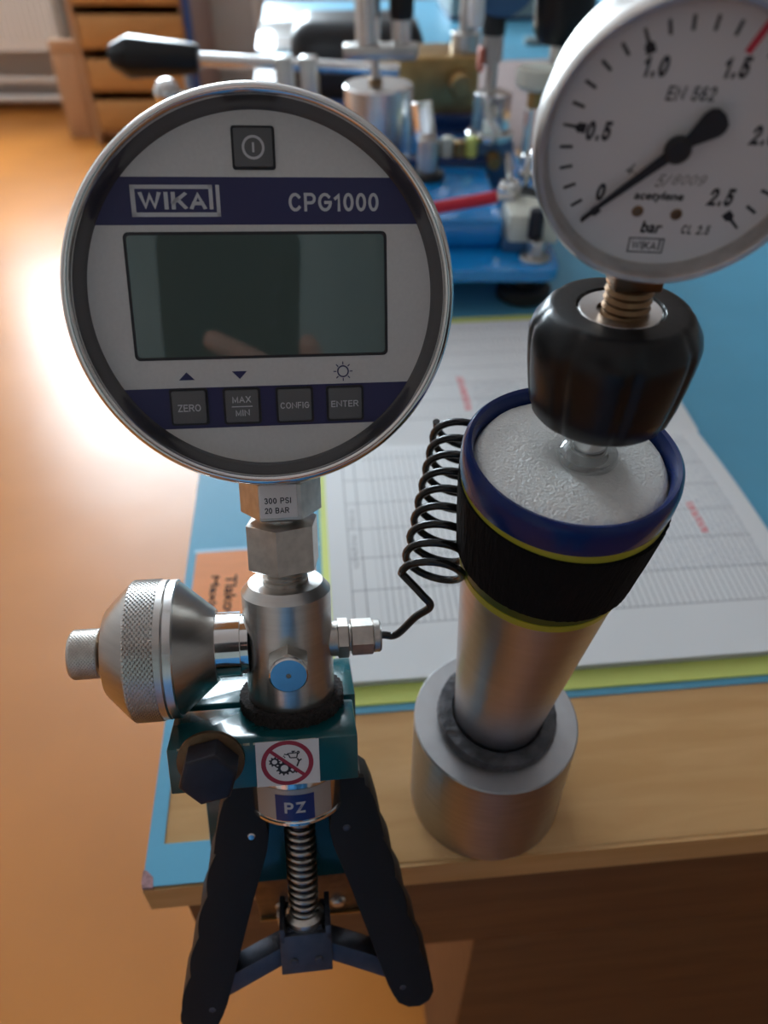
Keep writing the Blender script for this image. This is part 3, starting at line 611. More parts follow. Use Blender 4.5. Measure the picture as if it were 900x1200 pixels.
# stem below the case, in pump coordinates so that it meets the pump axis
gp = GAUGE.inverted() @ PUMP
b = MB(); b.at(gp); b.hexa(13.6*mm, 28.4*mm, 42*mm, .11, rot=0); sm_ = b.build('stem_hex', 'nickel', dg)
b = MB(); b.at(gp @ T(-.6*mm, 0, 0)); b.prism([(-6.0*mm, -12.3*mm), (6.2*mm, -12.3*mm), (6.2*mm, -11.4*mm), (-6.0*mm, -11.4*mm)], 30.2*mm, 41.5*mm); b.build('range_label', 'sticker', sm_, bevel=.0006)
b = MB(); b.at(gp @ T(-.6*mm, -12.36*mm, 0) @ FRONT); caps(b, '300 PSI', -4.4*mm, 4.2*mm, 35.2*mm, 37.2*mm, 0); caps(b, '20 BAR', -4.4*mm, 3.4*mm, 31.9*mm, 33.9*mm, 0); b.build('range_lettering', 'print_black', sm_, smooth=0)

# ================================================================== WEIGHTED STAND WITH THE TAPERED CUP
b = MB(); b.lathe([(0, 0), (.0360, 0), (.0368, .0008), (.0368, .0632), (.0362, .0638), (.026, .0638), (.0255, .060), (0, .060)], 128)
base = b.build('steel_weight', 'steel_dark'); base.location = (.0504, .196, .75)
tag(base, 'heavy turned steel cylinder on the wooden desk strip carrying the cup', 'steel weight')
CA = axis_to((.0504, .196, .814), (.007, -.011, .1586), up=(0, 1, 0))
cup = thing('tapered_cup', 'tapered metal cup with blue rim standing in the steel cylinder', 'cup', CA)
Rs = lambda s: .0188+(.0318-.0188)*min(1, s/.150)
b = MB(); b.lathe([(0, -.003), (Rs(0), -.003)]+[(Rs(k/20*.150), k/20*.150) for k in range(21)]+[(.0290, .150), (.0288, .140), (0, .138)], 128); cb = b.build('cup_body', 'cup_metal', cup)
b = MB(); b.lathe([(.0312, .1490), (.0331, .1492), (.0336, .152), (.0336, .1565), (.0331, .1592), (.0320, .1604), (.0308, .1598), (.0300, .158), (.0297, .1505), (.0306, .149)], 128, rfun=lambda r, a, z: r*(1+.006*math.sin(2*a+1)+.005*math.sin(3*a)), close=True); b.build('blue_rim', 'blue_rim', cup)
b = MB(); b.lathe([(.0312, .1455), (.0327, .1457), (.0330, .1492), (.0312, .1494)], 128, close=True); b.build('yellow_stripe', 'olive', cup)
b = MB(); b.lathe([(.0270, .1060), (Rs(.1060)+.0005, .1061), (Rs(.1095)+.0006, .1095), (.0270, .1097)], 128, close=True); b.build('yellow_stripe', 'olive', cup)
b = MB(); b.lathe([(.0270, .1096), (Rs(.1096)+.0004, .1097), (Rs(.1140)+.0005, .1140), (.0270, .1142)], 128, close=True); b.build('green_stripe', 'green', cup)
prof = [(0, .1545)]+[(.0296*k/24, .1572-.0028*math.exp(-(k/6)**2)-.001*(k/24)**6) for k in range(1, 24)]+[(.0299, .154), (.0299, .142), (0, .142)]
b = MB(); b.lathe(prof, 160, rfun=lambda r, a, z: r*(1+.004*math.sin(9*a))); b.v = [p+Vector((0, 0, random.uniform(-1, 1)*.00010)) if p.z > .152 else p for p in b.v]; b.build('foam_plug', 'foam', cup, smooth=80)
b = MB(); b.lathe([(.0180, -.0005), (.0262, -.0005), (.0268, .003), (.0262, .0062), (.0225, .0070), (.0205, .0064), (.0195, .0045)], 160, rfun=lambda r, a, z: r+random.uniform(-1, 1)*.00018, close=True); b.build('sealing_ring', 'glue', cup)
b = MB(); b.lathe([(Rs(.116)+.0001, .1150), (Rs(.117)+.0018, .1150), (Rs(.130)+.0022, .130), (Rs(.146)+.0022, .1460), (Rs(.146)+.0001, .1460)], 260, rfun=lambda r, a, z: r+random.uniform(-1, 1)*.00014, close=True)
b.v = [Vector((p.x, p.y, p.z-.0012*p.x/.03)) for p in b.v]
sp_ = b.build('hook_tape_strap', 'strap', smooth=60); sp_.matrix_world = CA
tag(sp_, 'black ribbed hook tape strap wound around the tapered cup', 'strap')

# black valve knob on the cup
KN = T(.0625, .187, .969)
kn = thing('valve_knob', 'fluted black plastic valve knob standing on the foam plug', 'valve knob', KN)
def flute(r, a, z): return r*(1-.045*(max(0, math.cos(8*a)))**6*(1 if .019 < z < .044 else .4))
kp = [(0, .0180), (.0172, .0180), (.0188, .0184), (.0200, .0198), (.0212, .0250), (.0224, .0330), (.0230, .0390), (.0231, .0425), (.0224, .0450), (.0196, .0492), (.0184, .0502), (.0172, .0504), (.0118, .0504), (.0115, .0500), (.0115, .0470), (0, .0470)]
b = MB(); b.lathe(kp, 160, rfun=flute); b.build('grip', 'black', kn, smooth=40)
b = MB(); b.lathe([(0, .0468), (.0112, .0468), (.0112, .0496), (.0108, .0500), (.0062, .0496), (.006, .0480), (0, .0480)], 64); b.build('metal_disc', 'alu', kn)
b = MB(); b.lathe([(0, -.004), (.0052, -.004), (.0052, .0185), (0, .0185)], 40); b.build('stem', 'chrome', kn)
b = MB(); b.lathe([(.0054, -.0012), (.0086, -.0012), (.0092, .0004), (.0088, .0030), (.0076, .0042), (.0062, .0046), (.0056, .0040)], 48, close=True); b.build('clear_collar', 'clear', kn)

# dial gauge
DC = Vector((.0627, .1748, 1.063))
DX = Vector((.9885, -.1504, .0156)).normalized(); DZ = Vector((-.0255, -.0644, .9976)); DZ = (DZ-DX*DZ.dot(DX)).normalized(); DY = DZ.cross(DX)
DM = frame(DC, DX, DY, DZ)
dgg = thing('dial_pressure_gauge', 'analogue dial gauge with white face and black needle above the knob', 'pressure gauge', DM)
k_ = .95
def dl(p, seg=128): b = MB(); b.at(FRONT); b.lathe([(r*mm*k_, z*mm*k_) for r, z in p], seg); return b
dl([(0, -24), (28, -24), (30, -22), (30.4, -4), (30.4, -1), (0, -1)]).build('case', 'bezel2', dgg)
dl([(30.3, -8), (31.6, -7.6), (32.0, -5), (32.0, 2.2), (31.4, 4.6), (30.6, 5.6), (29.6, 5.4), (29.0, 4.4), (28.8, 2.6), (28.6, .4), (28.0, -.6), (28.0, -2)], 160).build('bezel', 'bezel2', dgg)
b = MB(); b.at(FRONT); b.lathe([(0, 0), (.0287*k_, 0), (.0287*k_, -.001), (0, -.001)], 96); dp = b.build('dial_face', 'dial', dgg)
def dp_at(z=.06): return FRONT @ T(0, 0, z*mm)
mk = MB()
for i in range(26):
    v_ = i/10; a = 225-270*v_/2.5; mk.at(dp_at() @ RZ(a))
    if abs(v_-1.5) < .01: continue
    if i % 5 == 0:
        mk.add([(26.0*mm*k_, -.28*mm, 0), (26.0*mm*k_, .28*mm, 0), (23.2*mm*k_, .35*mm, 0), (22.6*mm*k_, 1.0*mm, 0), (20.8*mm*k_, 1.0*mm, 0), (20.8*mm*k_, -1.0*mm, 0), (22.6*mm*k_, -1.0*mm, 0), (23.2*mm*k_, -.35*mm, 0)], [tuple(range(8))])
    else: quad(mk, 22.9*mm*k_, 25.8*mm*k_, -.35*mm, .35*mm, 0)
mk.build('scale_marks', 'print_black', dp, smooth=0)
b = MB(); b.at(dp_at() @ RZ(63)); quad(b, 21.2*mm*k_, 27.8*mm*k_, -.75*mm, .75*mm, 0); b.build('red_limit_mark', 'dialred', dp, smooth=0)
def dtext(s_, x, z, wd, ht, m='print_black', name='numeral', shear=.12, bold=.00004, tk=.225):
    b = MB(); b.at(dp_at(.05)); ww = (x-wd/2)*mm, (x+wd/2)*mm, (z-ht/2)*mm, (z+ht/2)*mm, 0
    if s_.upper() == s_: caps(b, s_, *ww, t=tk, shear=shear, gap=.16)
    else: add_text(b, s_, *ww, shear=shear, bold=bold)
    return b.build(name, m, dp, smooth=0)
def pol(v_, r): a = math.radians(225-270*v_/2.5); return r*math.cos(a), r*math.sin(a)
for v_, s_, wd in ((0, '0', 1.9), (.5, '0.5', 5.2), (1.0, '1.0', 4.9), (1.5, '1.5', 4.9), (2.0, '2.0', 5.2), (2.5, '2.5', 5.2)):
    x, z = pol(v_, 17.2 if v_ not in (0, 2.5) else 18.0)
    if v_ == 2.5: x -= .8; z += 2.2
    if v_ == 0: x -= 1.6; z += 2.4
    dtext(s_, x, z, wd, 4.0)
dtext('EN 562', .3, 10.4, 9.6, 2.8, name='lettering', tk=.17); dtext('acetylene', -1.4, -11.0, 10.6, 2.4, name='lettering', bold=.0001); dtext('bar', -1.4, -18.0, 4.4, 2.7, name='lettering', bold=.00012)
dtext('CL 2.5', 8.4, -18.2, 6.2, 2.2, name='lettering', tk=.19); dtext('4.', -8.6, -4.9, 2.4, 2.6, 'print_black', 'handwriting', .35, 0, .14); dtext('5/', -1.6, -7.4, 2.6, 2.8, 'print_grey', 'handwriting', .35, 0, .12); dtext('8009', 4.0, -7.0, 6.8, 2.2, mat('faint_pencil', (.20, .20, .21), .6), 'handwriting', .35, 0, .12)
b = MB(); b.at(dp_at(.05) @ T(2.3*mm, -3.2*mm, 0)); caps(b, 'WIKA', -7.2*mm, -1.6*mm, -20.3*mm, -18.2*mm, .00001, t=.17); frame_rect(b, -8.1*mm, .0*mm, -21.1*mm, -17.4*mm, .32*mm, 0); quad(b, -1.2*mm, -.85*mm, -20.4*mm, -17.5*mm, .00001); b.build('maker_logo', 'print_black', dp, smooth=0)
for (x, z) in ((-5.2, -14.4), (3.4, -14.8)):
    b = MB(); b.at(FRONT @ T(x*mm, z*mm, 0)); b.lathe([(0, .0005), (.0010, .0004), (.0013, .0001), (.0013, -.0002), (0, -.0002)], 24); b.build('dial_screw', 'brass_dark', dp)
na = 225-3
b = MB(); b.at(FRONT @ T(0, 0, 1.7*mm) @ RZ(na))
pts = [(25.3, 0), (24.8, .35), (9, .95), (3, 1.2), (-3, 1.4), (-8.0, 3.1), (-9.6, 3.0), (-10.8, 2.1), (-11.3, 0), (-10.8, -2.1), (-9.6, -3.0), (-8.0, -3.1), (-3, -1.4), (3, -1.2), (9, -.95), (24.8, -.35)]
b.prism([(x*mm*k_, y*mm*k_) for x, y in pts], 0, .0005); nd = b.build('needle', 'print_black', dgg)
b = MB(); b.at(FRONT); b.lathe([(0, .0034), (.0021, .0033), (.0028, .0026), (.0028, .0014), (.001, .0014), (.001, 0), (0, 0)], 40); b.build('needle_hub', 'print_black', dgg)
gw = DM.inverted()
b = MB(); b.at(gw @ T(.0640, .187, 0)); b.box(-.0062, .0062, -.0062, .0062, 1.0262, 1.0385); b.build('square_stem', 'brass_dark', dgg, bevel=.0008)
b = MB(); b.at(gw @ T(.0638, .187, 0)); b.lathe([(0, 1.0155)]+[(.0064-.0006*(i % 2), 1.0155+i*.0011) for i in range(11)]+[(0, 1.027)], 40); b.build('threaded_stem', 'brass_dark', dgg)

# ================================================================== COILED HOSE
h0 = PUMP @ Vector((33.0*mm, 0, -20.6*mm)); hx = Vector((.9927, .1151, -.0366))
def cat(pts, n=14):
    out = []; P = [Vector(p) for p in pts]; P = [P[0]*2-P[1]]+P+[P[-1]*2-P[-2]]
    for i in range(1, len(P)-2):
        for k in range(n):
            t = k/n; a, b_, c, d = P[i-1], P[i], P[i+1], P[i+2]
            out.append(.5*((2*b_)+(-a+c)*t+(2*a-5*b_+4*c-d)*t*t+(-a+3*b_-3*c+d)*t**3))
    return out+[P[-2]]
A0, A1 = Vector((.0160, .1800, .9220)), Vector((.0300, .2400, .9430)); ad = (A1-A0).normalized()
e1 = Vector((1, 0, 0)); e1 = (e1-ad*e1.dot(ad)).normalized(); e2 = ad.cross(e1)
hel = []; turns = 9.0
for i in range(int(turns*24)+1):
    a = 2*PI*i/24 + PI; t = i/(turns*24); rr = .0102
    hel.append(A0+(A1-A0)*t+e1*rr*math.cos(a)+e2*rr*math.sin(a))
lead = cat([h0-hx*.006, h0+hx*.001, h0+hx*.006+Vector((0, -.001, .001)), Vector((.0110, .1775, .9050)), Vector((.0160, .1765, .9120)), Vector((.0130, .1775, .9170)), hel[0]])
b = MB(); b.tube(lead+hel[1:], .0014, 12); ho = b.build('coiled_hose', 'cable')
tag(ho, 'thin black coiled hose running from the pump fitting beside the cup', 'hose')

# ================================================================== COMPARISON TEST BENCH BEHIND
rig = thing('pressure_test_bench', 'blue pressure test bench with chrome fittings standing behind the log book', 'test bench', T(0, 0, .7508))
def R_(name, m, mb, parent=rig, **k): return mb.build(name, m, parent, **k)
def cyl(x, y, z0, z1, r, seg=40, ch=.001): b = MB(); b.at(T(x, y, 0)); b.lathe([(0, z0), (r-ch, z0), (r, z0+ch), (r, z1-ch), (r-ch, z1), (0, z1)], seg); return b
RB = RZ(1.5)
b = MB(); b.prism(rrect(-.142, .170, .700, 1.15, .018), .032, .044); R_('base_plate', 'rig_blue', b, bevel=.0015)
for (x, y) in ((.142, .735), (-.112, .735), (.140, 1.115), (-.112, 1.115)):
    b = MB(); b.at(T(x, y, 0)); b.lathe([(0, 0), (.023, 0), (.0275, .003), (.0275, .012), (.022, .016), (.0205, .013), (.012, .013), (.012, .033), (0, .033)], 48); R_('rubber_foot', 'rubber', b)
b = MB(); b.prism(rrect(-.165, .165, 1.12, 1.30, .012), .0, .0455); R_('rear_plinth', 'rig_navy', b, bevel=.002)
b = MB(); b.box(-.02, .118, .752, .915, .044, .072); R_('oil_tray', 'rig_blue', b, bevel=.006, bseg=3)
b = MB(); b.box(-.02, .118, .915, .940, .044, .078); R_('rear_step', 'rig_navy', b, bevel=.002)
R_('cylinder', 'alu', cyl(-.006, .98, .044, .140, .040, 64, .002))
R_('piston_rod', 'steel', cyl(-.010, .98, .139, .168, .0048))
b = MB(); b.at(T(-.010, .98, 0)); b.hexa(.008, .139, .146, .1); R_('rod_nut', 'brass_dark', b)
b = MB(); b.at(T(0, .98, 0)); b.prism([(-.045, -.012), (.036, -.016), (.040, .014), (-.045, .010)], .166, .180); R_('crosshead', 'steel', b, bevel=.003)
for (x, r, z1) in ((-.018, .014, .245), (.019, .0105, .205)):
    R_('upper_tube', 'alu', cyl(x, .984, .179, z1, r))
b = MB(); b.at(T(.019, .984, 0)); b.lathe([(0, .203), (.012, .203), (.0135, .207), (.0135, .235), (.010, .242), (0, .242)], 40); R_('tube_cap', 'black', b)
b = MB(); b.box(-.030, .130, 1.175, 1.265, .046, .128); br = R_('brass_block', 'brass', b, bevel=.006, bseg=3)
b = MB(); b.at(T(.104, 1.175, .098) @ FRONT); b.lathe([(0, .03), (.013, .03), (.0155, .027), (.0155, .006), (.011, .004), (.011, 0), (0, 0)], 40); R_('brass_knob', 'brass', b)
b = MB(); b.box(-.03, .13, 1.16, 1.18, .044, .060); R_('block_foot', 'rig_navy', b, bevel=.002)
R_('block_fitting', 'nickel', cyl(.112, 1.215, .127, .150, .020))
R_('block_stem', 'steel', cyl(.112, 1.215, .149, .24, .010))
# lever with black grip
b = MB(); b.tube([(-.255, 1.15, .131), (.02, 1.15, .117)], .0078, 20); R_('lever_rod', 'alu', b)
b = MB(); b.at(axis_to((-.243, 1.15, .1305), (-.12, 0, .003)) @ RZ(22.5)); b.lathe([(0, 0), (.0165, 0), (.0180, .002), (.0262, .088), (.0262, .092), (.0140, .116), (0, .117)], 8); R_('lever_grip', 'black', b, bevel=.001)
for x in (-.132, -.099):
    b = MB(); b.box(x-.012, x+.012, 1.138, 1.162, .040, .134); R_('lever_clevis', 'steel', b, bevel=.004)
R_('grip_pin', 'steel', cyl(-.262, 1.148, .088, .122, .005))
b = MB(); b.at(T(-.2285, .90, 0)); b.lathe([(0, .164)]+[(.0145*math.sin(PI*k/12), .1495+.0145*math.cos(PI*k/12)) for k in range(1, 12)]+[(0, .135)], 32); R_('ball_knob', 'chrome', b)
b = MB(); b.tube([(-.220, .902, .147), (-.10, .94, .10), (-.10, .94, .042)], .0045, 14); R_('ball_arm', 'steel', b)
# valve column right
b = MB(); b.box(.098, .148, .930, .975, .044, .092); R_('valve_post', 'post_blue', b, bevel=.003)
R_('valve_nut', 'chrome', cyl(.122, .952, .090, .098, .027))
b = MB(); b.at(T(.122, .952, 0)); b.hexa(.0215, .097, .138, .06); R_('valve_body', 'chrome', b)
R_('valve_stem', 'steel', cyl(.119, .955, .137, .175, .0065))
b = MB(); b.at(T(.117, .955, 0)); b.hexa(.012, .166, .195, .2); R_('adapter', 'steel', b)
b = MB(); b.box(.1025, .1085, .945, .965, .158, .182); R_('salmon_tag', 'redtag', b, bevel=.003)
R_('adapter_neck', 'rubber', cyl(.117, .955, .193, .215, .0125))
b = MB(); b.at(T(.122, .955, .247) @ FRONT); b.lathe([(0, -.02), (.034, -.02), (.036, -.016), (.036, .014), (.033, .017), (0, .017)], 48); R_('rear_gauge', 'post_blue', b)
b = MB(); b.at(T(.095, .93, .213)); b.lathe([(0, -.012), (.007, -.008), (.009, .0), (.0085, .02), (0, .022)], 24); R_('drain_bulb', 'paperwhite', b)
b = MB(); b.at(T(.125, .930, .075) @ FRONT); b.lathe([(0, .024), (.006, .024), (.006, .012), (.009, .012), (.009, 0), (0, 0)], 24); R_('brass_bleed_screw', 'brass', b)
b = MB(); b.tube([(.137, .90, .086), (.128, .80, .090)], .0042, 14); R_('chrome_tommy_bar', 'chrome', b)
b = MB(); b.at(T(.127, .796, .088)); b.lathe([(0, -.010), (.010, -.006), (.0125, 0), (.010, .006), (0, .010)], 24); R_('bar_hub', 'chrome', b)
# red sleeved lever
b = MB(); b.tube([(.030, .745, .0835), (.108, .748, .0960)], .0058, 16); R_('red_lever', 'redgrip', b)
b = MB(); b.tube([(.105, .748, .0955), (.124, .751, .094)], .0042, 16); R_('lever_tip', 'chrome', b)
b = MB(); b.at(axis_to((.046, .885, .105), (-.16, .15, 1))); b.hexa(.0105, 0, .040, .08); R_('chrome_valve_bar', 'chrome', b)
b = MB(); b.at(T(.047, .872, 0)); b.lathe([(0, .070), (.011, .070), (.011, .112), (.008, .116), (0, .116)], 30); R_('valve_bar_socket', 'steel', b)
R_('socket_ring', 'rubber', cyl(.047, .872, .072, .079, .019))
# small fittings along the rear of the tray
for i, (x, m_) in enumerate(((.058, 'chrome'), (.072, 'offwhite'), (.086, 'brass'), (.099, 'yellow'))):
    b = MB(); b.at(T(x, .928, 0)); b.hexa(.0075, .077, .094+.004*(i % 2), .15); R_('tray_fitting', m_, b)
# right front: white block with screws, chrome tubes, black knob valve
b = MB(); b.box(.122, .172, .742, .800, .052, .080); R_('manifold_block', 'offwhite', b, bevel=.003)
b = MB(); b.box(.118, .160, .742, .775, .043, .056); R_('manifold_foot', 'post_blue', b, bevel=.002)
b = MB(); b.at(T(.148, .728, 0)); b.hexa(.0085, .043, .062, .1); R_('bench_bolt', 'steel', b)
R_('bench_washer', 'nickel', cyl(.148, .728, .043, .047, .015))
R_('manifold_screw', 'bolt', cyl(.147, .738, .06, .088, .0075))
R_('manifold_tube', 'chrome', cyl(.160, .815, .044, .118, .012))
R_('manifold_tube', 'chrome', cyl(.147, .822, .044, .112, .007))
R_('tube_flange', 'rubber', cyl(.158, .812, .075, .081, .020))
R_('slim_tube', 'chrome', cyl(.152, .88, .06, .140, .0042))
R_('slim_tube_nut', 'brass', cyl(.160, .90, .136, .156, .008))
b = MB(); b.at(T(.160, .90, 0)); b.lathe([(0, .154), (.018, .154), (.022, .158), (.0225, .170), (.020, .174), (0, .175)], 40); R_('white_knob', 'offwhite', b)
R_('far_stem', 'steel', cyl(.190, .955, .06, .190, .0095))
b = MB(); b.at(T(.190, .955, 0)); b.lathe([(0, .186), (.024, .186), (.030, .196), (.032, .215), (.031, .245), (0, .25)], 40); R_('far_black_knob', 'black', b)
R_('stem_foot', 'steel', cyl(.190, .955, .030, .075, .014))

# ================================================================== THINGS FURTHER ALONG THE BENCH
cs = MB(); cs.box(-.12, .10, -.075, .075, 0, .125); co = cs.build('vinyl_case', 'leather', bevel=.036, bseg=6); co.matrix_world = T(-.036, 1.50, .7502) @ RZ(2)
tag(co, 'rounded black vinyl case lying on the grey desk behind the lever', 'case')
tr_ = MB(); tr_.box(-.045, .045, 0, .30, 0, .006); to = tr_.build('laminated_card', 'paperwhite', bevel=.001); to.matrix_world = T(-.225, 1.86, .7502) @ RZ(5)
tag(to, 'bright glossy white card lying at the far left desk edge', 'card')
b = MB(); b.box(-.035, .0452, .055, .068, .0055, .0066); b.build('brown_stripe', 'desk_dark', to)  # plain brown stripe across the card
tk = MB(); tk.box(-.14, .22, 0, .24, 0, .09); tko = tk.build('instrument_case', 'green_grey', bevel=.006); tko.matrix_world = T(.30, 2.2, .7502) @ RZ(4)
tag(tko, 'grey green instrument case on the far blue desk', 'case')
b = MB(); b.box(-.141, .221, -.001, .241, -.0002, .008); b.build('case_foot', 'rig_navy', tko)
er = MB(); er.prism(rrect(-.03, .03, -.012, .012, .01), 0, .014); ero = er.build('clear_eraser', 'green_grey', bevel=.003); ero.matrix_world = T(.335, 1.93, .7502) @ RZ(3)
tag(ero, 'small grey green block lying on the far blue desk', 'block')

# ================================================================== FAR SIDE OF THE ROOM
cab = thing('drawer_cabinet', 'wooden drawer cabinet with dark gaps and blue edge near the radiator', 'cabinet', T(-1.32, 3.77, 0))
b = MB(); b.box(0, .022, 0, .5, 0, .74); b.box(.022, .48, .47, .5, .05, .74); b.box(.458, .48, .03, .47, 0, .74); b.box(.022, .458, .03, .47, .03, .05); b.build('carcass', 'carcass', cab)
b = MB(); b.box(0, .51, -.005, .5, .74, .765); b.build('cabinet_top', 'carcass', cab, bevel=.003)
b = MB(); b.box(.482, .510, -.004, .03, 0, .74); b.build('blue_edge', 'navy_edge', cab)
b = MB(); b.box(.480, .508, .028, .5, 0, .74); b.build('side_panel', 'grey_top', cab)
dz = MB(); dz.box(.030, .450, .022, .44, .01, .10); dz.box(.030, .474, -.002, .022, 0, .122); d0 = None
for i, z in enumerate((.062, .224, .387, .546)):
    if d0 is None: d0 = dz.build('drawer', 'drawer', cab, bevel=.003); o = d0
    else: o = d0.copy(); COL.objects.link(o); o.parent = cab
    o.location = (0, 0, z)
    hb = MB(); hb.tube([(.20, 0, .045), (.205, -.022, .045), (.295, -.022, .045), (.30, 0, .045)], .005, 10)
    if i == 3: hb.build('drawer_handle', 'chrome', o)
bd = MB(); bd.box(0, .108, 0, .03, 0, .345); bd.box(.0, .112, .006, .028, .344, .40); bo = bd.build('wooden_board', 'carcass', bevel=.002); bo.location = (-1.474, 3.87, 0)
tag(bo, 'pale wooden board standing between the radiator and the drawer cabinet', 'board')
rad = thing('radiator', 'white ribbed panel radiator with pipes under the window', 'radiator', T(-2.9, 4.28, 0))
b = MB(); x = 0.0; pts = []
W_ = 1.36; n = 46
poly2 = []
for i in range(n+1):
    xx = W_*i/n; poly2 += [(xx, -.05-.010), (xx+W_/n*.55, -.05-.010), (xx+W_/n*.65, -.05), (xx+W_/n*.95, -.05)]
poly2 = [(x_, y_) for x_, y_ in poly2 if x_ <= W_]+[(W_, .06), (0, .06)]
b.prism(poly2, .33, .86); b.box(0, W_, -.056, .06, .29, .335); b.box(0, W_, -.056, .06, .855, .88); b.build('panel', 'white', rad)
for (z, y) in ((.15, .02), (.066, .02)):
    b = MB(); b.tube([(-.2, y, z), (W_+.09, y, z)], .016, 16); b.build('pipe', 'white', rad)
b = MB(); b.tube([(W_-.03, .02, .30), (W_-.03, .02, .15)], .012, 12); b.build('riser_pipe', 'white', rad)
b = MB(); b.tube([(0, 0, 0), (0, 0, .95)], .014, 12); pv = b.build('wall_conduit', 'white'); pv.location = (-.62, 4.39, 0)
tag(pv, 'thin pale conduit running up the wall beside the drawer cabinet', 'conduit')

# ================================================================== PHONE HELD AT THE TAKING POSITION (seen in the display glass)
CAMM = T(0, 0, 1.115) @ RX(48)
ph = thing('smartphone', 'black smartphone held upright in front of the gauges, mirrored in the display', 'phone', CAMM)
b = MB(); b.prism(rrect(-.066, .018, -.132, .030, .010), .0035, .0115); b.build('phone_body', 'black', ph, bevel=.002)
for y in (.0, -.020, .020):
    b = MB(); b.at(T(.0, y, 0)); b.lathe([(.0045, .0036), (.0075, .0036), (.0075, .0026), (.0062, .0022), (.0056, .0030)], 32, close=True); b.build('lens_ring', 'bolt', ph)

hand = thing('person', 'person in a grey shirt and blue jeans holding up the smartphone', 'person', T(.05, -.42, 0))
b = MB()
for pth, rr in (
    ([(.044, -.100, .006), (.032, -.078, -.004), (.006, -.058, -.0075), (-.020, -.043, -.007), (-.037, -.033, -.0055)], [.0105, .0095, .0090, .0085, .0068]),
    ([(.046, -.108, .006), (.036, -.080, -.002), (.028, -.056, -.006), (.0215, -.036, -.006)], [.0105, .0095, .0088, .0066]),
    ([(.044, -.118, .006), (.032, -.100, -.005), (.010, -.084, -.0085), (-.014, -.074, -.0065)], [.0105, .0092, .0086, .0064]),
    ([(.042, -.128, .006), (.030, -.118, -.005), (.010, -.106, -.0080), (-.006, -.100, -.0060)], [.0095, .0082, .0076, .0058]),
    ([(.050, -.125, .020), (.045, -.098, .024), (.034, -.074, .022), (.020, -.060, .0195)], [.013, .0115, .0100, .0075]),
    ([(.050, -.104, .012), (.052, -.120, .015), (.056, -.146, .022), (.064, -.185, .036), (.075, -.225, .055)], [.0165, .021, .022, .0195, .024])):
    out = cat(pth, 6); n = len(out); rad = [rr[min(len(rr)-1, int(i/(n-1)*(len(rr)-1)))]*(1-((i/(n-1)*(len(rr)-1)) % 1))+rr[min(len(rr)-1, int(i/(n-1)*(len(rr)-1))+1)]*((i/(n-1)*(len(rr)-1)) % 1) for i in range(n)]
    d_ = (out[-1]-out[-2]).normalized(); out.append(out[-1]+d_*rad[-1]*.55); rad.append(rad[-1]*.78); out.append(out[-1]+d_*rad[-2]*.3); rad.append(rad[-2]*.35)
    b.tube(out, rad, 14)
pinv = T(-.05, .42, 0); b.v = [pinv @ CAMM @ p for p in b.v]; ho_ = b.build('hand', 'skin', hand); rm = ho_.modifiers.new('skin', 'REMESH'); rm.mode = 'VOXEL'; rm.voxel_size = .0016; rm.use_smooth_shade = True
sm2 = ho_.modifiers.new('soften', 'SMOOTH'); sm2.iterations = 4
def lerp_r(path, rr, n=6):
    out = cat(path, n); m_ = len(out); rad = []
    for i in range(m_):
        q = i/(m_-1)*(len(rr)-1); k = min(len(rr)-2, int(q)); rad.append(rr[k]+(rr[k+1]-rr[k])*(q-k))
    return out, rad
def flesh(name, m, limbs, vox, sub=None, squash=None):
    b = MB()
    for path, rr in limbs:
        o_, r_ = lerp_r(path, rr); b.tube(o_, r_, 18)
    if squash: b.v = [Vector((p.x*squash[0], p.y*squash[1], p.z)) for p in b.v]
    o = b.build(name, m, hand); r = o.modifiers.new('skin', 'REMESH'); r.mode = 'VOXEL'; r.voxel_size = vox; r.use_smooth_shade = True
    q = o.modifiers.new('soften', 'SMOOTH'); q.iterations = 6; return o
wr = pinv @ CAMM @ Vector((.066, -.195, .040))
shirt = flesh('shirt', 'sleeve', [
    ([(0, 0, .86), (0, .0, 1.00), (0, .02, 1.18), (0, .02, 1.34), (0, .01, 1.43), (0, .01, 1.47)], [.165, .155, .165, .175, .12, .065]),
    ([(-.10, .0, .88), (-.09, .0, 1.05), (-.11, .02, 1.25), (-.13, .015, 1.38)], [.10, .095, .105, .075]), ([(.10, .0, .88), (.09, .0, 1.05), (.11, .02, 1.25), (.13, .015, 1.38)], [.10, .095, .105, .075]),
    ([(.12, .01, 1.40), (.19, .01, 1.37), (.225, .0, 1.25), (.225, .02, 1.10), (.17, .10, 1.04), tuple(wr)], [.07, .068, .060, .052, .046, .034]),
    ([(-.12, .01, 1.40), (-.19, .01, 1.37), (-.235, .0, 1.25), (-.25, .0, 1.12), (-.255, .03, .98), (-.25, .06, .86)], [.07, .068, .060, .052, .044, .036])], .008, squash=(1, .80))
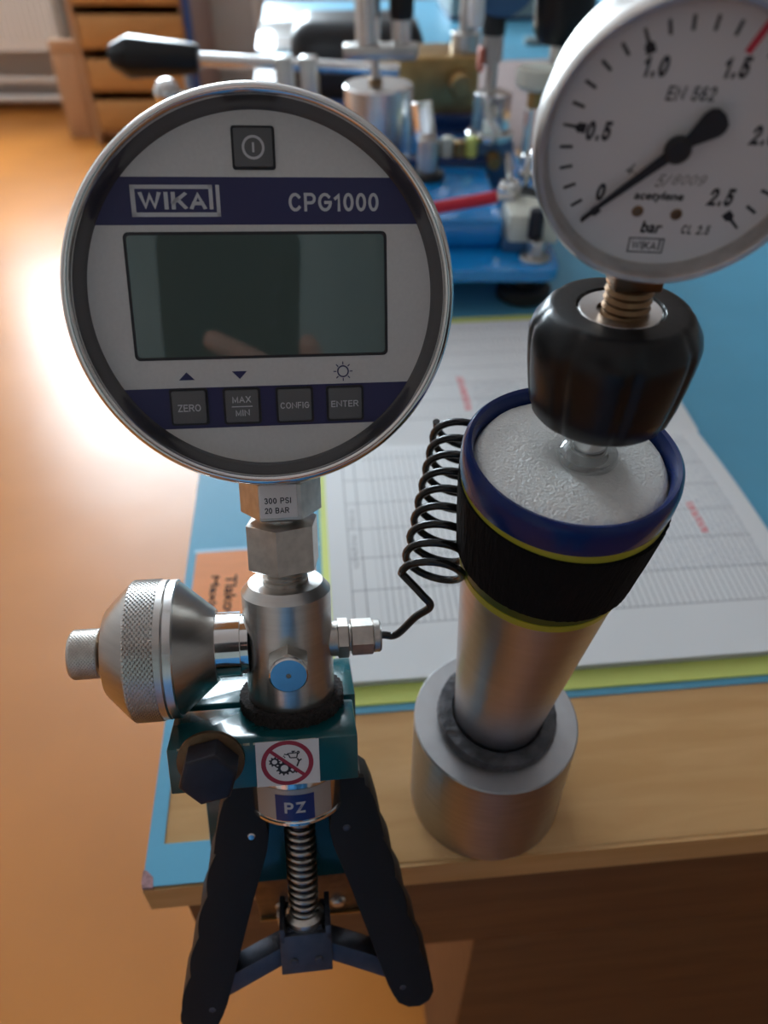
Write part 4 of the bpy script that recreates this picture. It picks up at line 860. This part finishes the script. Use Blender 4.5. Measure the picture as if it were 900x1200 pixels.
trs = flesh('trousers', 'trouser', [([(0, .0, .93), (0, 0, .84), (0, 0, .78)], [.15, .155, .10])] + [([(sx*.085, 0, .90), (sx*.095, 0, .72), (sx*.10, .015, .50), (sx*.10, .0, .28), (sx*.10, -.01, .06)], [.105, .095, .075, .065, .058]) for sx in (-1, 1)], .008)
for sx in (-1, 1):
    flesh('shoe', 'rubber', [([(sx*.10, -.06, .04), (sx*.10, .0, .045), (sx*.105, .08, .036), (sx*.11, .16, .030)], [.034, .042, .042, .026])], .005)
flesh('head', 'skin', [([(0, .0, 1.42), (0, .015, 1.52)], [.058, .052]), ([(0, .03, 1.50), (0, .035, 1.56), (0, .03, 1.64), (0, .022, 1.71), (0, .02, 1.735)], [.045, .064, .080, .066, .02]), ([(0, .088, 1.635), (0, .108, 1.608), (0, .095, 1.596)], [.008, .013, .010]),
    ([(-.02, .092, 1.568), (0, .098, 1.569), (.02, .092, 1.568)], [.006, .008, .006]), ([(-.082, .02, 1.645), (-.088, .012, 1.625), (-.080, .018, 1.60)], [.010, .014, .008]), ([(.082, .02, 1.645), (.088, .012, 1.625), (.080, .018, 1.60)], [.010, .014, .008])], .004)
flesh('hair', 'hair', [([(0, .0, 1.60), (0, .0, 1.66), (0, .012, 1.71), (0, .02, 1.748)], [.078, .087, .076, .03])], .005)
for sx in (-1, 1):
    b = MB(); b.at(T(sx*.03, .096, 1.640)); b.lathe([(0, -.011)]+[(.011*math.sin(PI*k/10), -.011*math.cos(PI*k/10)) for k in range(1, 10)]+[(0, .011)], 20); b.build('eye', 'paperwhite', hand)
lh = [([(-.25, .065, .87), (-.25, .075, .82), (-.25, .08, .78)], [.026, .032, .036])]
for i, (l, dx) in enumerate(((.075, -.027), (.085, -.009), (.080, .009), (.062, .026))):
    lh.append(([(-.25+dx*.8, .08, .79), (-.25+dx, .088, .745), (-.25+dx, .098, .745-l*.5), (-.25+dx, .112, .745-l*.85)], [.012, .0095, .009, .007]))
lh.append(([(-.225, .085, .82), (-.205, .10, .785), (-.205, .112, .755), (-.21, .12, .735)], [.015, .012, .010, .008]))
flesh('hand', 'skin', lh, .003)
